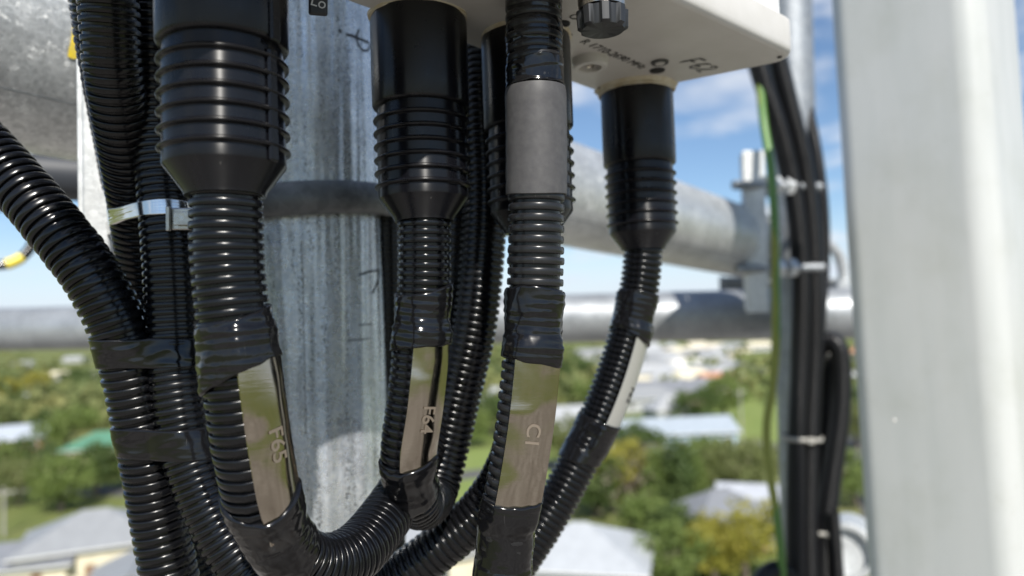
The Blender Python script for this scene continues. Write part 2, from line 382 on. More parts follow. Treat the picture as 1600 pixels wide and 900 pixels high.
def galv(name, base, other, metal=.75, rough=.42, sc=1.0, spot=.6, bumpd=.0006, streak=True, stain=None, spots_white=False, speck_thr=.63):
    def ex(nt, b, noi, ramp, mp, t):
        n, l = nt.nodes, nt.links
        vo = n.new('ShaderNodeTexVoronoi'); vo.inputs['Scale'].default_value = 230 * sc; vo.inputs['Randomness'].default_value = 1
        l.new(t.outputs['Object'], vo.inputs['Vector'])
        hs = n.new('ShaderNodeSeparateColor'); l.new(vo.outputs['Color'], hs.inputs[0])
        fine = noi(130 * sc, 8, .7)
        ad = n.new('ShaderNodeMath'); ad.operation = 'MULTIPLY_ADD'; ad.inputs[1].default_value = .35
        l.new(hs.outputs[0], ad.inputs[0]); l.new(fine.outputs['Fac'], ad.inputs[2])
        r = ramp(ad.outputs[0], .42, .95, (*base, 1), (*other, 1))
        big = ramp(noi(14 * sc, 4).outputs['Fac'], .35, .7, (.8, .8, .8, 1), (1.06, 1.06, 1.06, 1))
        mu = n.new('ShaderNodeMix'); mu.data_type = 'RGBA'; mu.blend_type = 'MULTIPLY'; mu.inputs['Factor'].default_value = 1
        l.new(r.outputs[0], mu.inputs['A']); l.new(big.outputs[0], mu.inputs['B'])
        # dark specks and drips in vertical trails
        m2 = n.new('ShaderNodeMapping'); m2.inputs['Scale'].default_value = (1, 1, .42); l.new(t.outputs['Object'], m2.inputs['Vector'])
        sp = n.new('ShaderNodeTexNoise'); sp.inputs['Scale'].default_value = 420 * sc; sp.inputs['Detail'].default_value = 3; l.new(m2.outputs[0], sp.inputs['Vector'])
        spr = ramp(sp.outputs['Fac'], speck_thr, speck_thr + .07)
        m3 = n.new('ShaderNodeMapping'); m3.inputs['Scale'].default_value = (1, 1, .05); l.new(t.outputs['Object'], m3.inputs['Vector'])
        tr = n.new('ShaderNodeTexNoise'); tr.inputs['Scale'].default_value = 75 * sc; tr.inputs['Detail'].default_value = 3; l.new(m3.outputs[0], tr.inputs['Vector'])
        trr = ramp(tr.outputs['Fac'], .46, .64)
        sm = n.new('ShaderNodeMath'); sm.operation = 'MULTIPLY'; l.new(spr.outputs[0], sm.inputs[0]); l.new(trr.outputs[0], sm.inputs[1])
        sf = n.new('ShaderNodeMath'); sf.operation = 'MULTIPLY'; sf.inputs[1].default_value = spot; l.new(sm.outputs[0], sf.inputs[0])
        m4 = n.new('ShaderNodeMix'); m4.data_type = 'RGBA'; l.new(sf.outputs[0], m4.inputs['Factor']); l.new(mu.outputs['Result'], m4.inputs['A'])
        m4.inputs['B'].default_value = (.05, .055, .06, 1)
        last = m4
        if spots_white:
            w = ramp(noi(120, 7, .75).outputs['Fac'], .555, .62)
            area = ramp(noi(13, 3).outputs['Fac'], .42, .56)
            q = n.new('ShaderNodeMath'); q.operation = 'MULTIPLY'; l.new(w.outputs[0], q.inputs[0]); l.new(area.outputs[0], q.inputs[1])
            m5 = n.new('ShaderNodeMix'); m5.data_type = 'RGBA'; l.new(q.outputs[0], m5.inputs['Factor']); l.new(last.outputs['Result'], m5.inputs['A'])
            m5.inputs['B'].default_value = (.78, .79, .79, 1); last = m5
            inv = n.new('ShaderNodeMath'); inv.operation = 'MULTIPLY_ADD'; inv.inputs[1].default_value = -metal * .9; inv.inputs[2].default_value = metal
            l.new(q.outputs[0], inv.inputs[0]); l.new(inv.outputs[0], b.inputs['Metallic'])
        l.new(last.outputs['Result'], b.inputs['Base Color'])
        rr = ramp(noi(45 * sc, 4).outputs['Fac'], .3, .7, (rough - .09,) * 3 + (1,), (rough + .12,) * 3 + (1,)); l.new(rr.outputs[0], b.inputs['Roughness'])
        b1 = n.new('ShaderNodeBump'); b1.inputs['Strength'].default_value = .5; b1.inputs['Distance'].default_value = bumpd
        l.new(fine.outputs['Fac'], b1.inputs['Height'])
        if streak:
            m6 = n.new('ShaderNodeMapping'); m6.inputs['Scale'].default_value = (1, 1, .03); l.new(t.outputs['Object'], m6.inputs['Vector'])
            k6 = n.new('ShaderNodeTexNoise'); k6.inputs['Scale'].default_value = 60; k6.inputs['Detail'].default_value = 2; l.new(m6.outputs[0], k6.inputs['Vector'])
            b3 = n.new('ShaderNodeBump'); b3.inputs['Strength'].default_value = .8; b3.inputs['Distance'].default_value = .011
            l.new(k6.outputs['Fac'], b3.inputs['Height']); l.new(b3.outputs[0], b1.inputs['Normal'])
        l.new(b1.outputs[0], b.inputs['Normal'])
    return mat(name, base, rough, metal=metal, extra=ex)
M_POLE = galv('galvanised pole', (.66, .73, .82), (.94, .97, 1.0), metal=.80, rough=.27, sc=3.0, spot=.95, speck_thr=.53, bumpd=.0011)
M_PIPE = galv('weathered galvanised pipe', (.50, .52, .53), (.78, .80, .81), metal=.62, rough=.38, sc=1.6, spot=.6, streak=False, spots_white=True)
M_GALV = galv('bright galvanised steel', (.52, .54, .55), (.74, .76, .77), metal=.45, rough=.5, spot=.3, streak=False)
M_ZINC = galv('white zinc plate', (.62, .64, .64), (.80, .81, .81), metal=.2, rough=.5, spot=.3, streak=False)
M_RING = galv('dark ring steel', (.15, .16, .17), (.24, .25, .26), metal=.4, rough=.5, spot=.4, streak=False)
M_RAIL = galv('weathered rail steel', (.30, .32, .34), (.44, .46, .48), metal=.5, rough=.45, spot=.3, streak=False)
M_GALVD = galv('dull galvanised steel', (.26, .28, .30), (.42, .44, .46), metal=.6, rough=.5, spot=.3, streak=False)
M_ANT = mat('pale grey radome', (.56, .545, .515), .42, spec=.4, var=(35, (.51, .495, .46), .4, .7), bump=(900, .05, .0002))
M_ANTW = mat('white radome', (.80, .80, .78), .4, spec=.4, var=(12, (.74, .75, .73), .4, .7))
def ex_post(nt, b, noi, ramp, mp, t):
    n, l = nt.nodes, nt.links
    m2 = n.new('ShaderNodeMapping'); m2.inputs['Scale'].default_value = (1, 1, .12); l.new(t.outputs['Object'], m2.inputs['Vector'])
    k = n.new('ShaderNodeTexNoise'); k.inputs['Scale'].default_value = 40; k.inputs['Detail'].default_value = 6; l.new(m2.outputs[0], k.inputs['Vector'])
    r = ramp(k.outputs['Fac'], .35, .7, (.50, .51, .495, 1), (.455, .47, .455, 1)); g = ramp(noi(9, 5).outputs['Fac'], .5, .75, (1, 1, 1, 1), (.90, .90, .87, 1)); f = ramp(noi(220, 2).outputs['Fac'], .70, .76, (1, 1, 1, 1), (.72, .70, .66, 1))
    m1 = n.new('ShaderNodeMix'); m1.data_type = 'RGBA'; m1.blend_type = 'MULTIPLY'; m1.inputs['Factor'].default_value = 1; l.new(r.outputs[0], m1.inputs['A']); l.new(g.outputs[0], m1.inputs['B'])
    m3 = n.new('ShaderNodeMix'); m3.data_type = 'RGBA'; m3.blend_type = 'MULTIPLY'; m3.inputs['Factor'].default_value = 1; l.new(m1.outputs['Result'], m3.inputs['A']); l.new(f.outputs[0], m3.inputs['B'])
    l.new(m3.outputs['Result'], b.inputs['Base Color'])
M_POST = mat('white panel plastic', (.8, .82, .79), .36, spec=.5, extra=ex_post)
M_FOAM = mat('yellowed sealant', (.50, .42, .28), .6, var=(160, (.60, .56, .46), .35, .7), bump=(300, .4, .001))
M_BLACKCAP = mat('black cap plastic', (.02, .021, .023), .45)
M_NICKEL = mat('nickel collar', (.62, .57, .50), .28, metal=1)
M_YEL = mat('yellow paint', (.80, .60, .04), .5, var=(200, (.62, .50, .10), .4, .7))
M_YTAPE = mat('yellow tape', (.75, .62, .08), .45)
M_TIE = mat('pale cable tie', (.34, .33, .30), .5)
M_EARTH = mat('earth wire insulation', (.10, .32, .02), .4)
def ex_earth(nt, b, noi, ramp, mp, t):
    n, l = nt.nodes, nt.links
    w = n.new('ShaderNodeTexWave'); w.inputs['Scale'].default_value = 6; w.inputs['Distortion'].default_value = 4; l.new(t.outputs['Object'], w.inputs['Vector'])
    r = ramp(w.outputs['Fac'], .55, .7, (.085, .19, .04, 1), (.22, .25, .05, 1)); l.new(r.outputs[0], b.inputs['Base Color'])
M_EARTH = mat('earth wire insulation', (.1, .32, .02), .4, extra=ex_earth)
M_ZIP = M_TIE

# ================================================================== TOWN BELOW
def ex_ground(nt, b, noi, ramp, mp, t):
    n, l = nt.nodes, nt.links
    a = ramp(noi(.035, 6).outputs['Fac'], .40, .62, (.12, .16, .045, 1), (.22, .22, .10, 1))
    c = ramp(noi(.25, 5).outputs['Fac'], .3, .75, (.75, .8, .7, 1), (1.15, 1.1, 1.05, 1))
    mu = n.new('ShaderNodeMix'); mu.data_type = 'RGBA'; mu.blend_type = 'MULTIPLY'; mu.inputs['Factor'].default_value = 1
    l.new(a.outputs[0], mu.inputs['A']); l.new(c.outputs[0], mu.inputs['B']); l.new(mu.outputs['Result'], b.inputs['Base Color'])
M_GROUND = mat('grassy ground', (.1, .12, .04), .95, spec=.1, extra=ex_ground)
M_LAWN = mat('mown lawn', (.18, .24, .07), .95, spec=.1, var=(.3, (.23, .27, .09), .35, .7))
M_ASPH = mat('asphalt', (.10, .10, .10), .9, spec=.2, var=(.6, (.14, .135, .13), .35, .7))
M_PAVE = mat('concrete footpath', (.34, .33, .31), .9, spec=.2, var=(.8, (.28, .27, .25), .35, .7))
V = [(-4500, -4500, 0), (4500, -4500, 0), (4500, 8000, 0), (-4500, 8000, 0)]
tag(mk('ground', V, [(0, 1, 2, 3)], M_GROUND, smooth=False), 'grassy ground of the town below the tower', None, None, 'structure')
def strip(name, pts, w, z, mat_, label):
    pts = [Vector((p.x, p.y, z)) for p in pts]; V = []; Fc = []
    for i, p in enumerate(pts):
        t = (pts[min(i + 1, len(pts) - 1)] - pts[max(i - 1, 0)]).normalized(); nn = Vector((-t.y, t.x, 0))
        V += [p + nn * w / 2, p - nn * w / 2]
        if i: Fc.append((2 * i - 2, 2 * i - 1, 2 * i + 1, 2 * i))
    return tag(mk(name, V, Fc, mat_, smooth=False), label, None, None, 'structure')
strip('road', [G(1900, 760), G(1500, 720), G(1250, 695), G(1000, 712), G(700, 745), G(300, 770), G(-200, 760)], 6.5, .008, M_ASPH, 'grey asphalt road crossing the town')
strip('road', [G(1420, 900), G(1375, 760), G(1335, 660), G(1260, 600), G(1150, 565)], 6, .012, M_ASPH, 'narrow asphalt road climbing away past the grassy slope')
strip('path', [G(1330, 730), G(1190, 690), G(1000, 690)], 2.5, .016, M_PAVE, 'pale concrete footpath beside the road')
strip('lawn', [G(1110, 700), G(1170, 620), G(1200, 575), G(1210, 556)], 42, .004, M_LAWN, 'bright mown grass slope on the right')
strip('lawn', [G(690, 800), G(760, 740), G(800, 700)], 26, .0045, M_LAWN, 'mown green lawn behind the looped conduits')

V = [(-62, -95, .02), (90, -95, .02), (90, -8, .02), (58, 50, .02), (-58, 50, .02), (-62, -8, .02)]
tag(mk('yard', V, [(0, 1, 2, 3, 4, 5)], mat('pale gravel', (.36, .335, .30), .95, spec=.1, var=(.09, (.15, .13, .11), .40, .60)), smooth=False), 'unseen pale gravel yard added at the foot of the tower for bounce light', None, None, 'structure')  # unseen; laid to bounce pale ground light onto the antenna underside and tags
MATS = {}
def colmat(kind, c, rough=.6, metal=0.0):
    k = (kind, c)
    if k not in MATS:
        MATS[k] = mat(f'{kind} {len(MATS)}', c, rough, metal, spec=.3, var=(1.1, tuple(x * .82 for x in c), .4, .75))
    return MATS[k]
M_GLASS = mat('window glass', (.03, .035, .04), .08, spec=.6)
M_TRIM = mat('white timber trim', (.72, .71, .68), .55)
M_CORR = {}
WIN = {}
def local_box(name, x0, x1, y0, y1, z0, z1, mat_, parent):
    V = [(x, y, z) for x in (x0, x1) for y in (y0, y1) for z in (z0, z1)]
    me = bpy.data.meshes.new(name); me.from_pydata(V, [], [(0, 1, 3, 2), (4, 6, 7, 5), (0, 4, 5, 1), (2, 3, 7, 6), (0, 2, 6, 4), (1, 5, 7, 3)]); me.materials.append(mat_)
    o = bpy.data.objects.new(name, me); COL.objects.link(o); o.parent = parent; return o
def local_mesh(name, V, Fc, mat_, parent):
    me = bpy.data.meshes.new(name); me.from_pydata(V, [], Fc); me.materials.append(mat_)
    o = bpy.data.objects.new(name, me); COL.objects.link(o); o.parent = parent; return o
def window(parent, x, y, z, w, h, ang):
    key = (round(w, 1), round(h, 1))
    if key not in WIN:
        V = []; Fc = []
        def b(x0, x1, y0, y1, z0, z1):
            k = len(V); V.extend([(a, c, d) for a in (x0, x1) for c in (y0, y1) for d in (z0, z1)])
            Fc.extend([tuple(k + i for i in f) for f in [(0, 1, 3, 2), (4, 6, 7, 5), (0, 4, 5, 1), (2, 3, 7, 6), (0, 2, 6, 4), (1, 5, 7, 3)]])
        t = .09
        b(-w/2 - t, w/2 + t, -.07, .02, h/2, h/2 + t); b(-w/2 - t, w/2 + t, -.10, .02, -h/2 - t, -h/2)
        b(-w/2 - t, -w/2, -.07, .02, -h/2, h/2); b(w/2, w/2 + t, -.07, .02, -h/2, h/2); b(-.03, .03, -.06, .02, -h/2, h/2)
        f = bpy.data.meshes.new('window'); f.from_pydata(V, [], Fc); f.materials.append(M_TRIM)
        g = bpy.data.meshes.new('pane'); g.from_pydata([(-w/2, -.03, -h/2), (w/2, -.03, -h/2), (w/2, -.03, h/2), (-w/2, -.03, h/2)], [], [(0, 1, 2, 3)]); g.materials.append(M_GLASS)
        WIN[key] = (f, g)
    f, g = WIN[key]
    o = bpy.data.objects.new('window', f); COL.objects.link(o); o.parent = parent; o.location = (x, y, z); o.rotation_euler = (0, 0, ang)
    p = bpy.data.objects.new('pane', g); COL.objects.link(p); p.parent = o
def roof_ribs(roof_parent, quads, mat_, step):
    pass
def house(px, py, w, d, hw, hr, yaw, roof, roofc, wallc, label, group, chimney=False, porch=False, door=True):
    g = G(px, py)
    t = thing('house', label, 'house', (g.x, g.y, 0), radians(yaw), group)
    wm = colmat('wall', wallc); rm = colmat('roof', roofc, .45)
    local_box('wall', -w/2, w/2, -d/2, d/2, 0, hw, wm, t)
    e = .6; x0, x1, y0, y1 = -w/2 - e, w/2 + e, -d/2 - e, d/2 + e; z0 = hw + .002; zt = hw + hr; th = .16
    if roof == 'hip':
        k = min(w, d) / 2
        if w >= d: R0, R1 = (x0 + k + e, 0), (x1 - k - e, 0)
        else: R0, R1 = (0, y0 + k + e), (0, y1 - k - e)
    else:
        R0, R1 = ((x0, 0), (x1, 0)) if w >= d else ((0, y0), (0, y1))
    V = [(x0, y0, z0), (x1, y0, z0), (x1, y1, z0), (x0, y1, z0), (*R0, zt), (*R1, zt)]
    if w >= d: top = [(0, 1, 5, 4), (2, 3, 4, 5), (1, 2, 5), (3, 0, 4)]
    else: top = [(1, 2, 5, 4), (3, 0, 4, 5), (0, 1, 4), (2, 3, 5)]
    n = 6
    V2 = V + [(x, y, z + th) for x, y, z in V]
    Fc = [tuple(i + 6 for i in f) for f in top] + [tuple(i for i in f[::-1]) for f in top]
    for a, b in ((0, 1), (1, 2), (2, 3), (3, 0)): Fc.append((a, b, b + 6, a + 6))
    rf = local_mesh('roof', V2, Fc, rm, t)
    # ridge capping and gutters
    a, b = Vector((*R0, zt + th)), Vector((*R1, zt + th))
    if (b - a).length > .3:
        mn = Vector((min(a.x, b.x), min(a.y, b.y))); mxx = Vector((max(a.x, b.x), max(a.y, b.y)))
        local_box('ridge_cap', mn.x - .12, mxx.x + .12, mn.y - .12, mxx.y + .12, zt + th - .06, zt + th + .07, rm, rf)
    for (gx0, gx1, gy0, gy1) in ((x0 - .1, x1 + .1, y0 - .1, y0 - .005), (x0 - .1, x1 + .1, y1 + .005, y1 + .1)):
        local_box('gutter', gx0, gx1, gy0, gy1, z0 + .02, z0 + .15, M_TRIM, rf)
    if chimney: local_box('chimney', w * .2, w * .2 + .7, d * .1, d * .1 + .7, hw + hr * .3, hw + hr + .8, colmat('brick', (.30, .15, .11)), rf)
    nwin = max(1, int(w / 3.6))
    for i in range(nwin):
        x = -w/2 + w * (i + .5) / nwin
        if door and i == nwin // 2:
            dr = local_box('door', x - .45, x + .45, -d/2 - .06, -d/2 + .01, .05, 2.1, colmat('door', (.25, .16, .1)), t)
            local_box('handle', x + .3, x + .38, -d/2 - .12, -d/2 - .06, 1.0, 1.08, M_NICKEL, dr)
        else: window(t, x, -d/2 - .012, hw * .58, 1.5, 1.15, 0)
    for i in range(max(1, int(d / 4.2))):
        y = -d/2 + d * (i + .5) / max(1, int(d / 4.2))
        window(t, w/2 + .012, y, hw * .58, 1.3, 1.1, pi/2); window(t, -w/2 - .012, y, hw * .58, 1.3, 1.1, -pi/2)
    if porch:
        pr = local_box('verandah_roof', -w/2 + .3, w/2 - .3, -d/2 - 2.6, -d/2 - .62, hw - .35, hw - .22, rm, t)
        for i in range(4):
            x = -w/2 + .5 + (w - 1.0) * i / 3
            local_box('verandah_post', x - .06, x + .06, -d/2 - 2.5, -d/2 - 2.38, 0, hw - .36, M_TRIM, t)
    return t

WHITE = (.42, .43, .44); PALE = (.29, .30, .31); GREYR = (.22, .23, .25); GREENR = (.10, .24, .16); CREAM = (.70, .64, .48); BLUEW = (.42, .52, .60)
BRICK = (.34, .17, .12); BEIGE = (.62, .52, .38); LIGHTG = (.62, .68, .62)
near = 'houses near the foot of the tower'; mid = 'houses in the middle of the town'; far = 'small houses far off towards the horizon'
house(150, 892, 12.5, 10, 3.5, 2.6, 24, 'hip', PALE, CREAM, 'cream house with pale grey hip roof at lower left', near, porch=False)
house(35, 915, 10, 7.5, 2.6, 1.5, 14, 'gable', GREYR, CREAM, 'low grey gabled house at the lower left corner', near)
house(215, 955, 7, 8, 2.8, 1.6, 20, 'gable', PALE, WHITE, 'small white outbuilding behind the black conduit bundle at lower left', near)
house(175, 722, 15, 9, 3.2, 2.6, 12, 'hip', GREENR, BEIGE, 'house with dark green roof left of the taped bundle', mid)
house(15, 707, 13, 9, 3.0, 2.6, 30, 'gable', (.42, .46, .52), BRICK, 'brick house with blue grey gable roof at the left edge', mid)
house(110, 646, 22, 10, 3.0, 3.0, -8, 'hip', (.46, .58, .52), LIGHTG, 'long pale green roofed house among trees at far left', mid)
house(60, 640, 10, 8, 3.0, 2.4, 20, 'gable', WHITE, WHITE, 'white gabled cottage beside the long pale green roof', mid)
house(690, 900, 9, 10, 3.2, 2.2, 30, 'gable', WHITE, CREAM, 'cream house seen below the looped conduit', near)
house(910, 925, 11.5, 10, 3.4, 2.5, -14, 'hip', (.43, .45, .47), WHITE, 'white house with broad white roof under the angled conduit', near)
house(890, 672, 12, 9, 3, 2.2, 12, 'gable', WHITE, WHITE, 'white roofed house just left of the angled conduit label', mid)
house(1055, 700, 20, 10, 3.2, 2.2, 4, 'gable', (.38, .43, .48), BLUEW, 'long pale blue shed with white roof in mid town', mid)
house(985, 702, 8, 7, 2.8, 1.5, -16, 'gable', BLUEW, BLUEW, 'small blue roofed shed at the left end of the long shed', mid)
house(1128, 850, 10, 8, 3.0, 2.6, 18, 'hip', GREYR, PALE, 'grey hip roofed house behind the yellow green tree', near)
house(1195, 838, 8.5, 8, 3.0, 2.4, -20, 'gable', (.44, .46, .50), PALE, 'grey gabled house right of the grey hip roof', near)
house(1090, 868, 5, 6, 2.6, 1.4, 18, 'gable', GREYR, PALE, 'small grey garage left of the yellow green tree', near)
fars = [(1000, 640, 20, 10, 10, 'hip', PALE, WHITE, 'pale grey roof directly above the long blue shed'),
 (1055, 628, 22, 10, -12, 'gable', GREYR, BEIGE, 'dark grey gabled house right of the pale roof over the shed'),
 (1080, 605, 17, 9, 6, 'hip', CREAM, BEIGE, 'cream hip roofed house halfway up the far houses'),
 (1120, 612, 12, 9, 22, 'gable', (.5, .25, .15), CREAM, 'terracotta roofed house at the right of the far houses'),
 (1010, 596, 15, 9, -6, 'gable', WHITE, WHITE, 'white gabled house at the left of the far houses'),
 (1075, 582, 20, 10, 8, 'hip', (.72, .70, .64), CREAM, 'broad cream roofed house in the far cluster'),
 (1112, 572, 18, 10, -15, 'hip', WHITE, BEIGE, 'white hip roofed house right of the broad cream roof'),
 (1030, 568, 18, 10, 16, 'gable', PALE, WHITE, 'pale gabled house left of the broad cream roof'),
 (1068, 558, 22, 12, 0, 'hip', CREAM, WHITE, 'cream roofed house near the top of the far cluster'),
 (1108, 551, 26, 12, 10, 'gable', (.66, .60, .50), CREAM, 'tan roofed house highest in the far cluster'),
 (965, 600, 14, 9, 12, 'gable', WHITE, WHITE, 'white house far off touching the white label strip'),
 (1338, 560, 14, 10, 10, 'gable', (.45, .22, .14), BEIGE, 'red brown roofed house between the cables and the white panel'),
 (1338, 582, 10, 8, -10, 'gable', WHITE, WHITE, 'white house below the red brown roof by the white panel'),
 (1045, 660, 9, 8, 14, 'hip', WHITE, WHITE, 'small white house between the long shed and the pale roofs'),
 (1140, 588, 13, 9, -8, 'hip', PALE, WHITE, 'pale grey hip roof at the foot of the grassy slope'),
 (1035, 612, 13, 9, 20, 'hip', WHITE, CREAM, 'white hip roof in the middle of the far houses'),
 (985, 620, 12, 9, -14, 'gable', CREAM, WHITE, 'cream gabled house right of the white label strip'),
 (1000, 552, 24, 12, 5, 'gable', WHITE, WHITE, 'white gabled house just below the rail at centre right'),
 (1145, 550, 22, 12, -6, 'hip', PALE, CREAM, 'pale house below the rail beside the dark hanger'),
 (1185, 548, 24, 12, 12, 'hip', CREAM, WHITE, 'cream house below the rail left of the earth wire'),
 (925, 560, 26, 12, 8, 'gable', PALE, WHITE, 'pale gabled house below the rail left of the angled conduit'),
 (960, 575, 18, 10, -10, 'hip', WHITE, BEIGE, 'white hip roof below the rail crossed by the angled conduit'),
 (760, 640, 16, 9, 10, 'gable', WHITE, CREAM, 'white gabled house between the loop and the C1 tag'),
 (40, 575, 20, 10, 8, 'hip', PALE, WHITE, 'pale hip roof far off below the rail at the left edge'),
 (120, 566, 24, 11, -6, 'gable', WHITE, WHITE, 'white gabled house far off below the rail left of the bundle'),
 (85, 598, 14, 9, 16, 'gable', CREAM, WHITE, 'cream gabled house far off behind the pale green roof'),
 (1336, 612, 9, 8, 6, 'hip', WHITE, PALE, 'lowest white house between the cables and the white panel')]
for px, py, w, d, yaw, rt, rc, wc, lb in fars:
    house(px, py, w, d, 3.2, 2.8, yaw, rt, rc, wc, lb, far, door=False)

rh = random.Random(12)
for px, py in ((1018, 580), (1048, 572), (1094, 594), (1128, 598), (1062, 598), (1040, 590), (1090, 563), (1048, 549), (1126, 560), (1018, 560), (1088, 547), (975, 556), (1022, 546), (1100, 622)):
    house(px, py, rh.uniform(10, 15), 9, 3.2, 2.6, rh.uniform(-25, 25), rh.choice(('hip', 'gable')), rh.choice((WHITE, PALE, CREAM, WHITE)), rh.choice((WHITE, CREAM, BEIGE)),
          'tiny pale roofed house crowded among the far houses right of centre', 'tiny houses crowded right of centre', door=False)
# ---- trees
def leaf_mesh(name, n_cl, leaf, shape, seed, mat_, per=26):
    rnd = np.random.RandomState(seed); V = []; 
    cs = []
    while len(cs) < n_cl:
        p = rnd.uniform(-1, 1, 3)
        if np.linalg.norm(p) < 1 and np.linalg.norm(p) > .45: cs.append(p)
    for c in cs:
        q = shape(c); cr = rnd.uniform(.09, .2)
        for _ in range(per):
            o = rnd.normal(0, 1, 3); o /= np.linalg.norm(o); o = o * cr * rnd.uniform(.5, 1.0)
            a = rnd.normal(0, 1, 3); a /= np.linalg.norm(a); b = np.cross(a, rnd.normal(0, 1, 3)); b /= np.linalg.norm(b)
            k = leaf * rnd.uniform(.6, 1.3); ctr = q + o
            V += [ctr - a * k - b * k * .5, ctr + a * k - b * k * .5, ctr + a * k * .8 + b * k * .5, ctr - a * k * .8 + b * k * .5]
    V = np.array(V); Fc = np.arange(len(V)).reshape(-1, 4)
    me = bpy.data.meshes.new(name); me.vertices.add(len(V)); me.vertices.foreach_set('co', V.astype(np.float32).ravel())
    me.loops.add(len(V)); me.loops.foreach_set('vertex_index', Fc.astype(np.int32).ravel()); me.polygons.add(len(Fc)); me.polygons.foreach_set('loop_start', np.arange(0, len(V), 4, dtype=np.int32))
    me.update(calc_edges=True); me.materials.append(mat_); return me
def ex_leaf(nt, b, noi, ramp, mp, t):
    n, l = nt.nodes, nt.links; tr = n.new('ShaderNodeBsdfTranslucent'); ms = n.new('ShaderNodeMixShader'); ms.inputs[0].default_value = .38
    src = b.inputs['Base Color'].links[0].from_socket; l.new(src, tr.inputs['Color'])
    o = [q for q in n if q.type == 'OUTPUT_MATERIAL'][0]; l.new(b.outputs[0], ms.inputs[1]); l.new(tr.outputs[0], ms.inputs[2]); l.new(ms.outputs[0], o.inputs[0])
def leafmat(name, c, c2):
    return mat(name, c, .55, spec=.25, var=(2.2, c2, .35, .68), extra=ex_leaf)
LM = dict(green=leafmat('mid green leaves', (.155, .215, .055), (.22, .275, .085)), dark=leafmat('dark green leaves', (.08, .125, .038), (.13, .175, .055)),
          olive=leafmat('olive leaves', (.17, .20, .07), (.23, .25, .10)), yellow=leafmat('yellow green leaves', (.30, .29, .05), (.38, .34, .07)),
          bare=leafmat('sparse brown leaves', (.17, .15, .09), (.24, .22, .15)))
M_BARK = mat('grey brown bark', (.13, .10, .075), .9, var=(3, (.2, .17, .14), .4, .7))
def shp_round(c): return np.array((c[0] * .5, c[1] * .5, .60 + c[2] * .36))
def shp_cone(c):
    z = (c[2] + 1) / 2; r = .24 * (1 - .82 * z); return np.array((c[0] * r, c[1] * r, .1 + .86 * z))
def shp_wide(c): return np.array((c[0] * .62, c[1] * .62, .58 + c[2] * .30 + .1 * sin(3 * c[0])))
def trunk_mesh(seed, cone=False):
    rnd = random.Random(seed); V = []; Fc = []
    def limb(a, b, r0, r1):
        a, b = Vector(a), Vector(b); ax = (b - a).normalized(); n = ax.orthogonal().normalized(); bb = ax.cross(n); k = len(V); S = 7
        for i, (c, r) in enumerate(((a, r0), ((a + b) / 2 + Vector((rnd.uniform(-.02, .02), rnd.uniform(-.02, .02), 0)), (r0 + r1) / 2), (b, r1))):
            for j in range(S): V.append(c + n * r * cos(2 * pi * j / S) + bb * r * sin(2 * pi * j / S))
            if i:
                for j in range(S): Fc.append((k + (i - 1) * S + j, k + (i - 1) * S + (j + 1) % S, k + i * S + (j + 1) % S, k + i * S + j))
    limb((0, 0, 0), (.02, .01, .45), .045, .028)
    if cone: limb((.02, .01, .45), (0, 0, .9), .028, .008)
    else:
        for i in range(6):
            a = i * 1.05 + rnd.uniform(-.3, .3); limb((.02, .01, .38 + .02 * i), (.3 * cos(a), .3 * sin(a), .62 + .2 * rnd.random()), .02, .006)
    me = bpy.data.meshes.new('trunk'); me.from_pydata([tuple(v) for v in V], [], Fc); me.materials.append(M_BARK); return me
TR = [trunk_mesh(1), trunk_mesh(2), trunk_mesh(3, True)]
CR = {}
def crown(col, form, k):
    key = (col, form, k)
    if key not in CR:
        sh = dict(round=shp_round, cone=shp_cone, wide=shp_wide)[form]
        CR[key] = leaf_mesh('crown', 34 if col == 'bare' else 90, .030 if form != 'cone' else .022, sh, hash((form, k)) % 1000 + len(CR), LM[col], 10 if col == 'bare' else 26)
    return CR[key]
def tree(px, py, h, col, form, label, group, k=0, sx=1.0):
    g = G(px, py); nm = {'cone': 'cypress_tree', 'round': 'leafy_tree', 'wide': 'spreading_tree'}[form]
    t = thing(nm, label, 'tree', (g.x, g.y, 0), random.uniform(0, 6.28), group)
    for name, me in (('trunk', TR[2 if form == 'cone' else k % 2]), ('crown', crown(col, form, k))):
        o = bpy.data.objects.new(name, me); COL.objects.link(o); o.parent = t; o.scale = (h * sx, h * sx, h)
gt = 'trees in the town below'
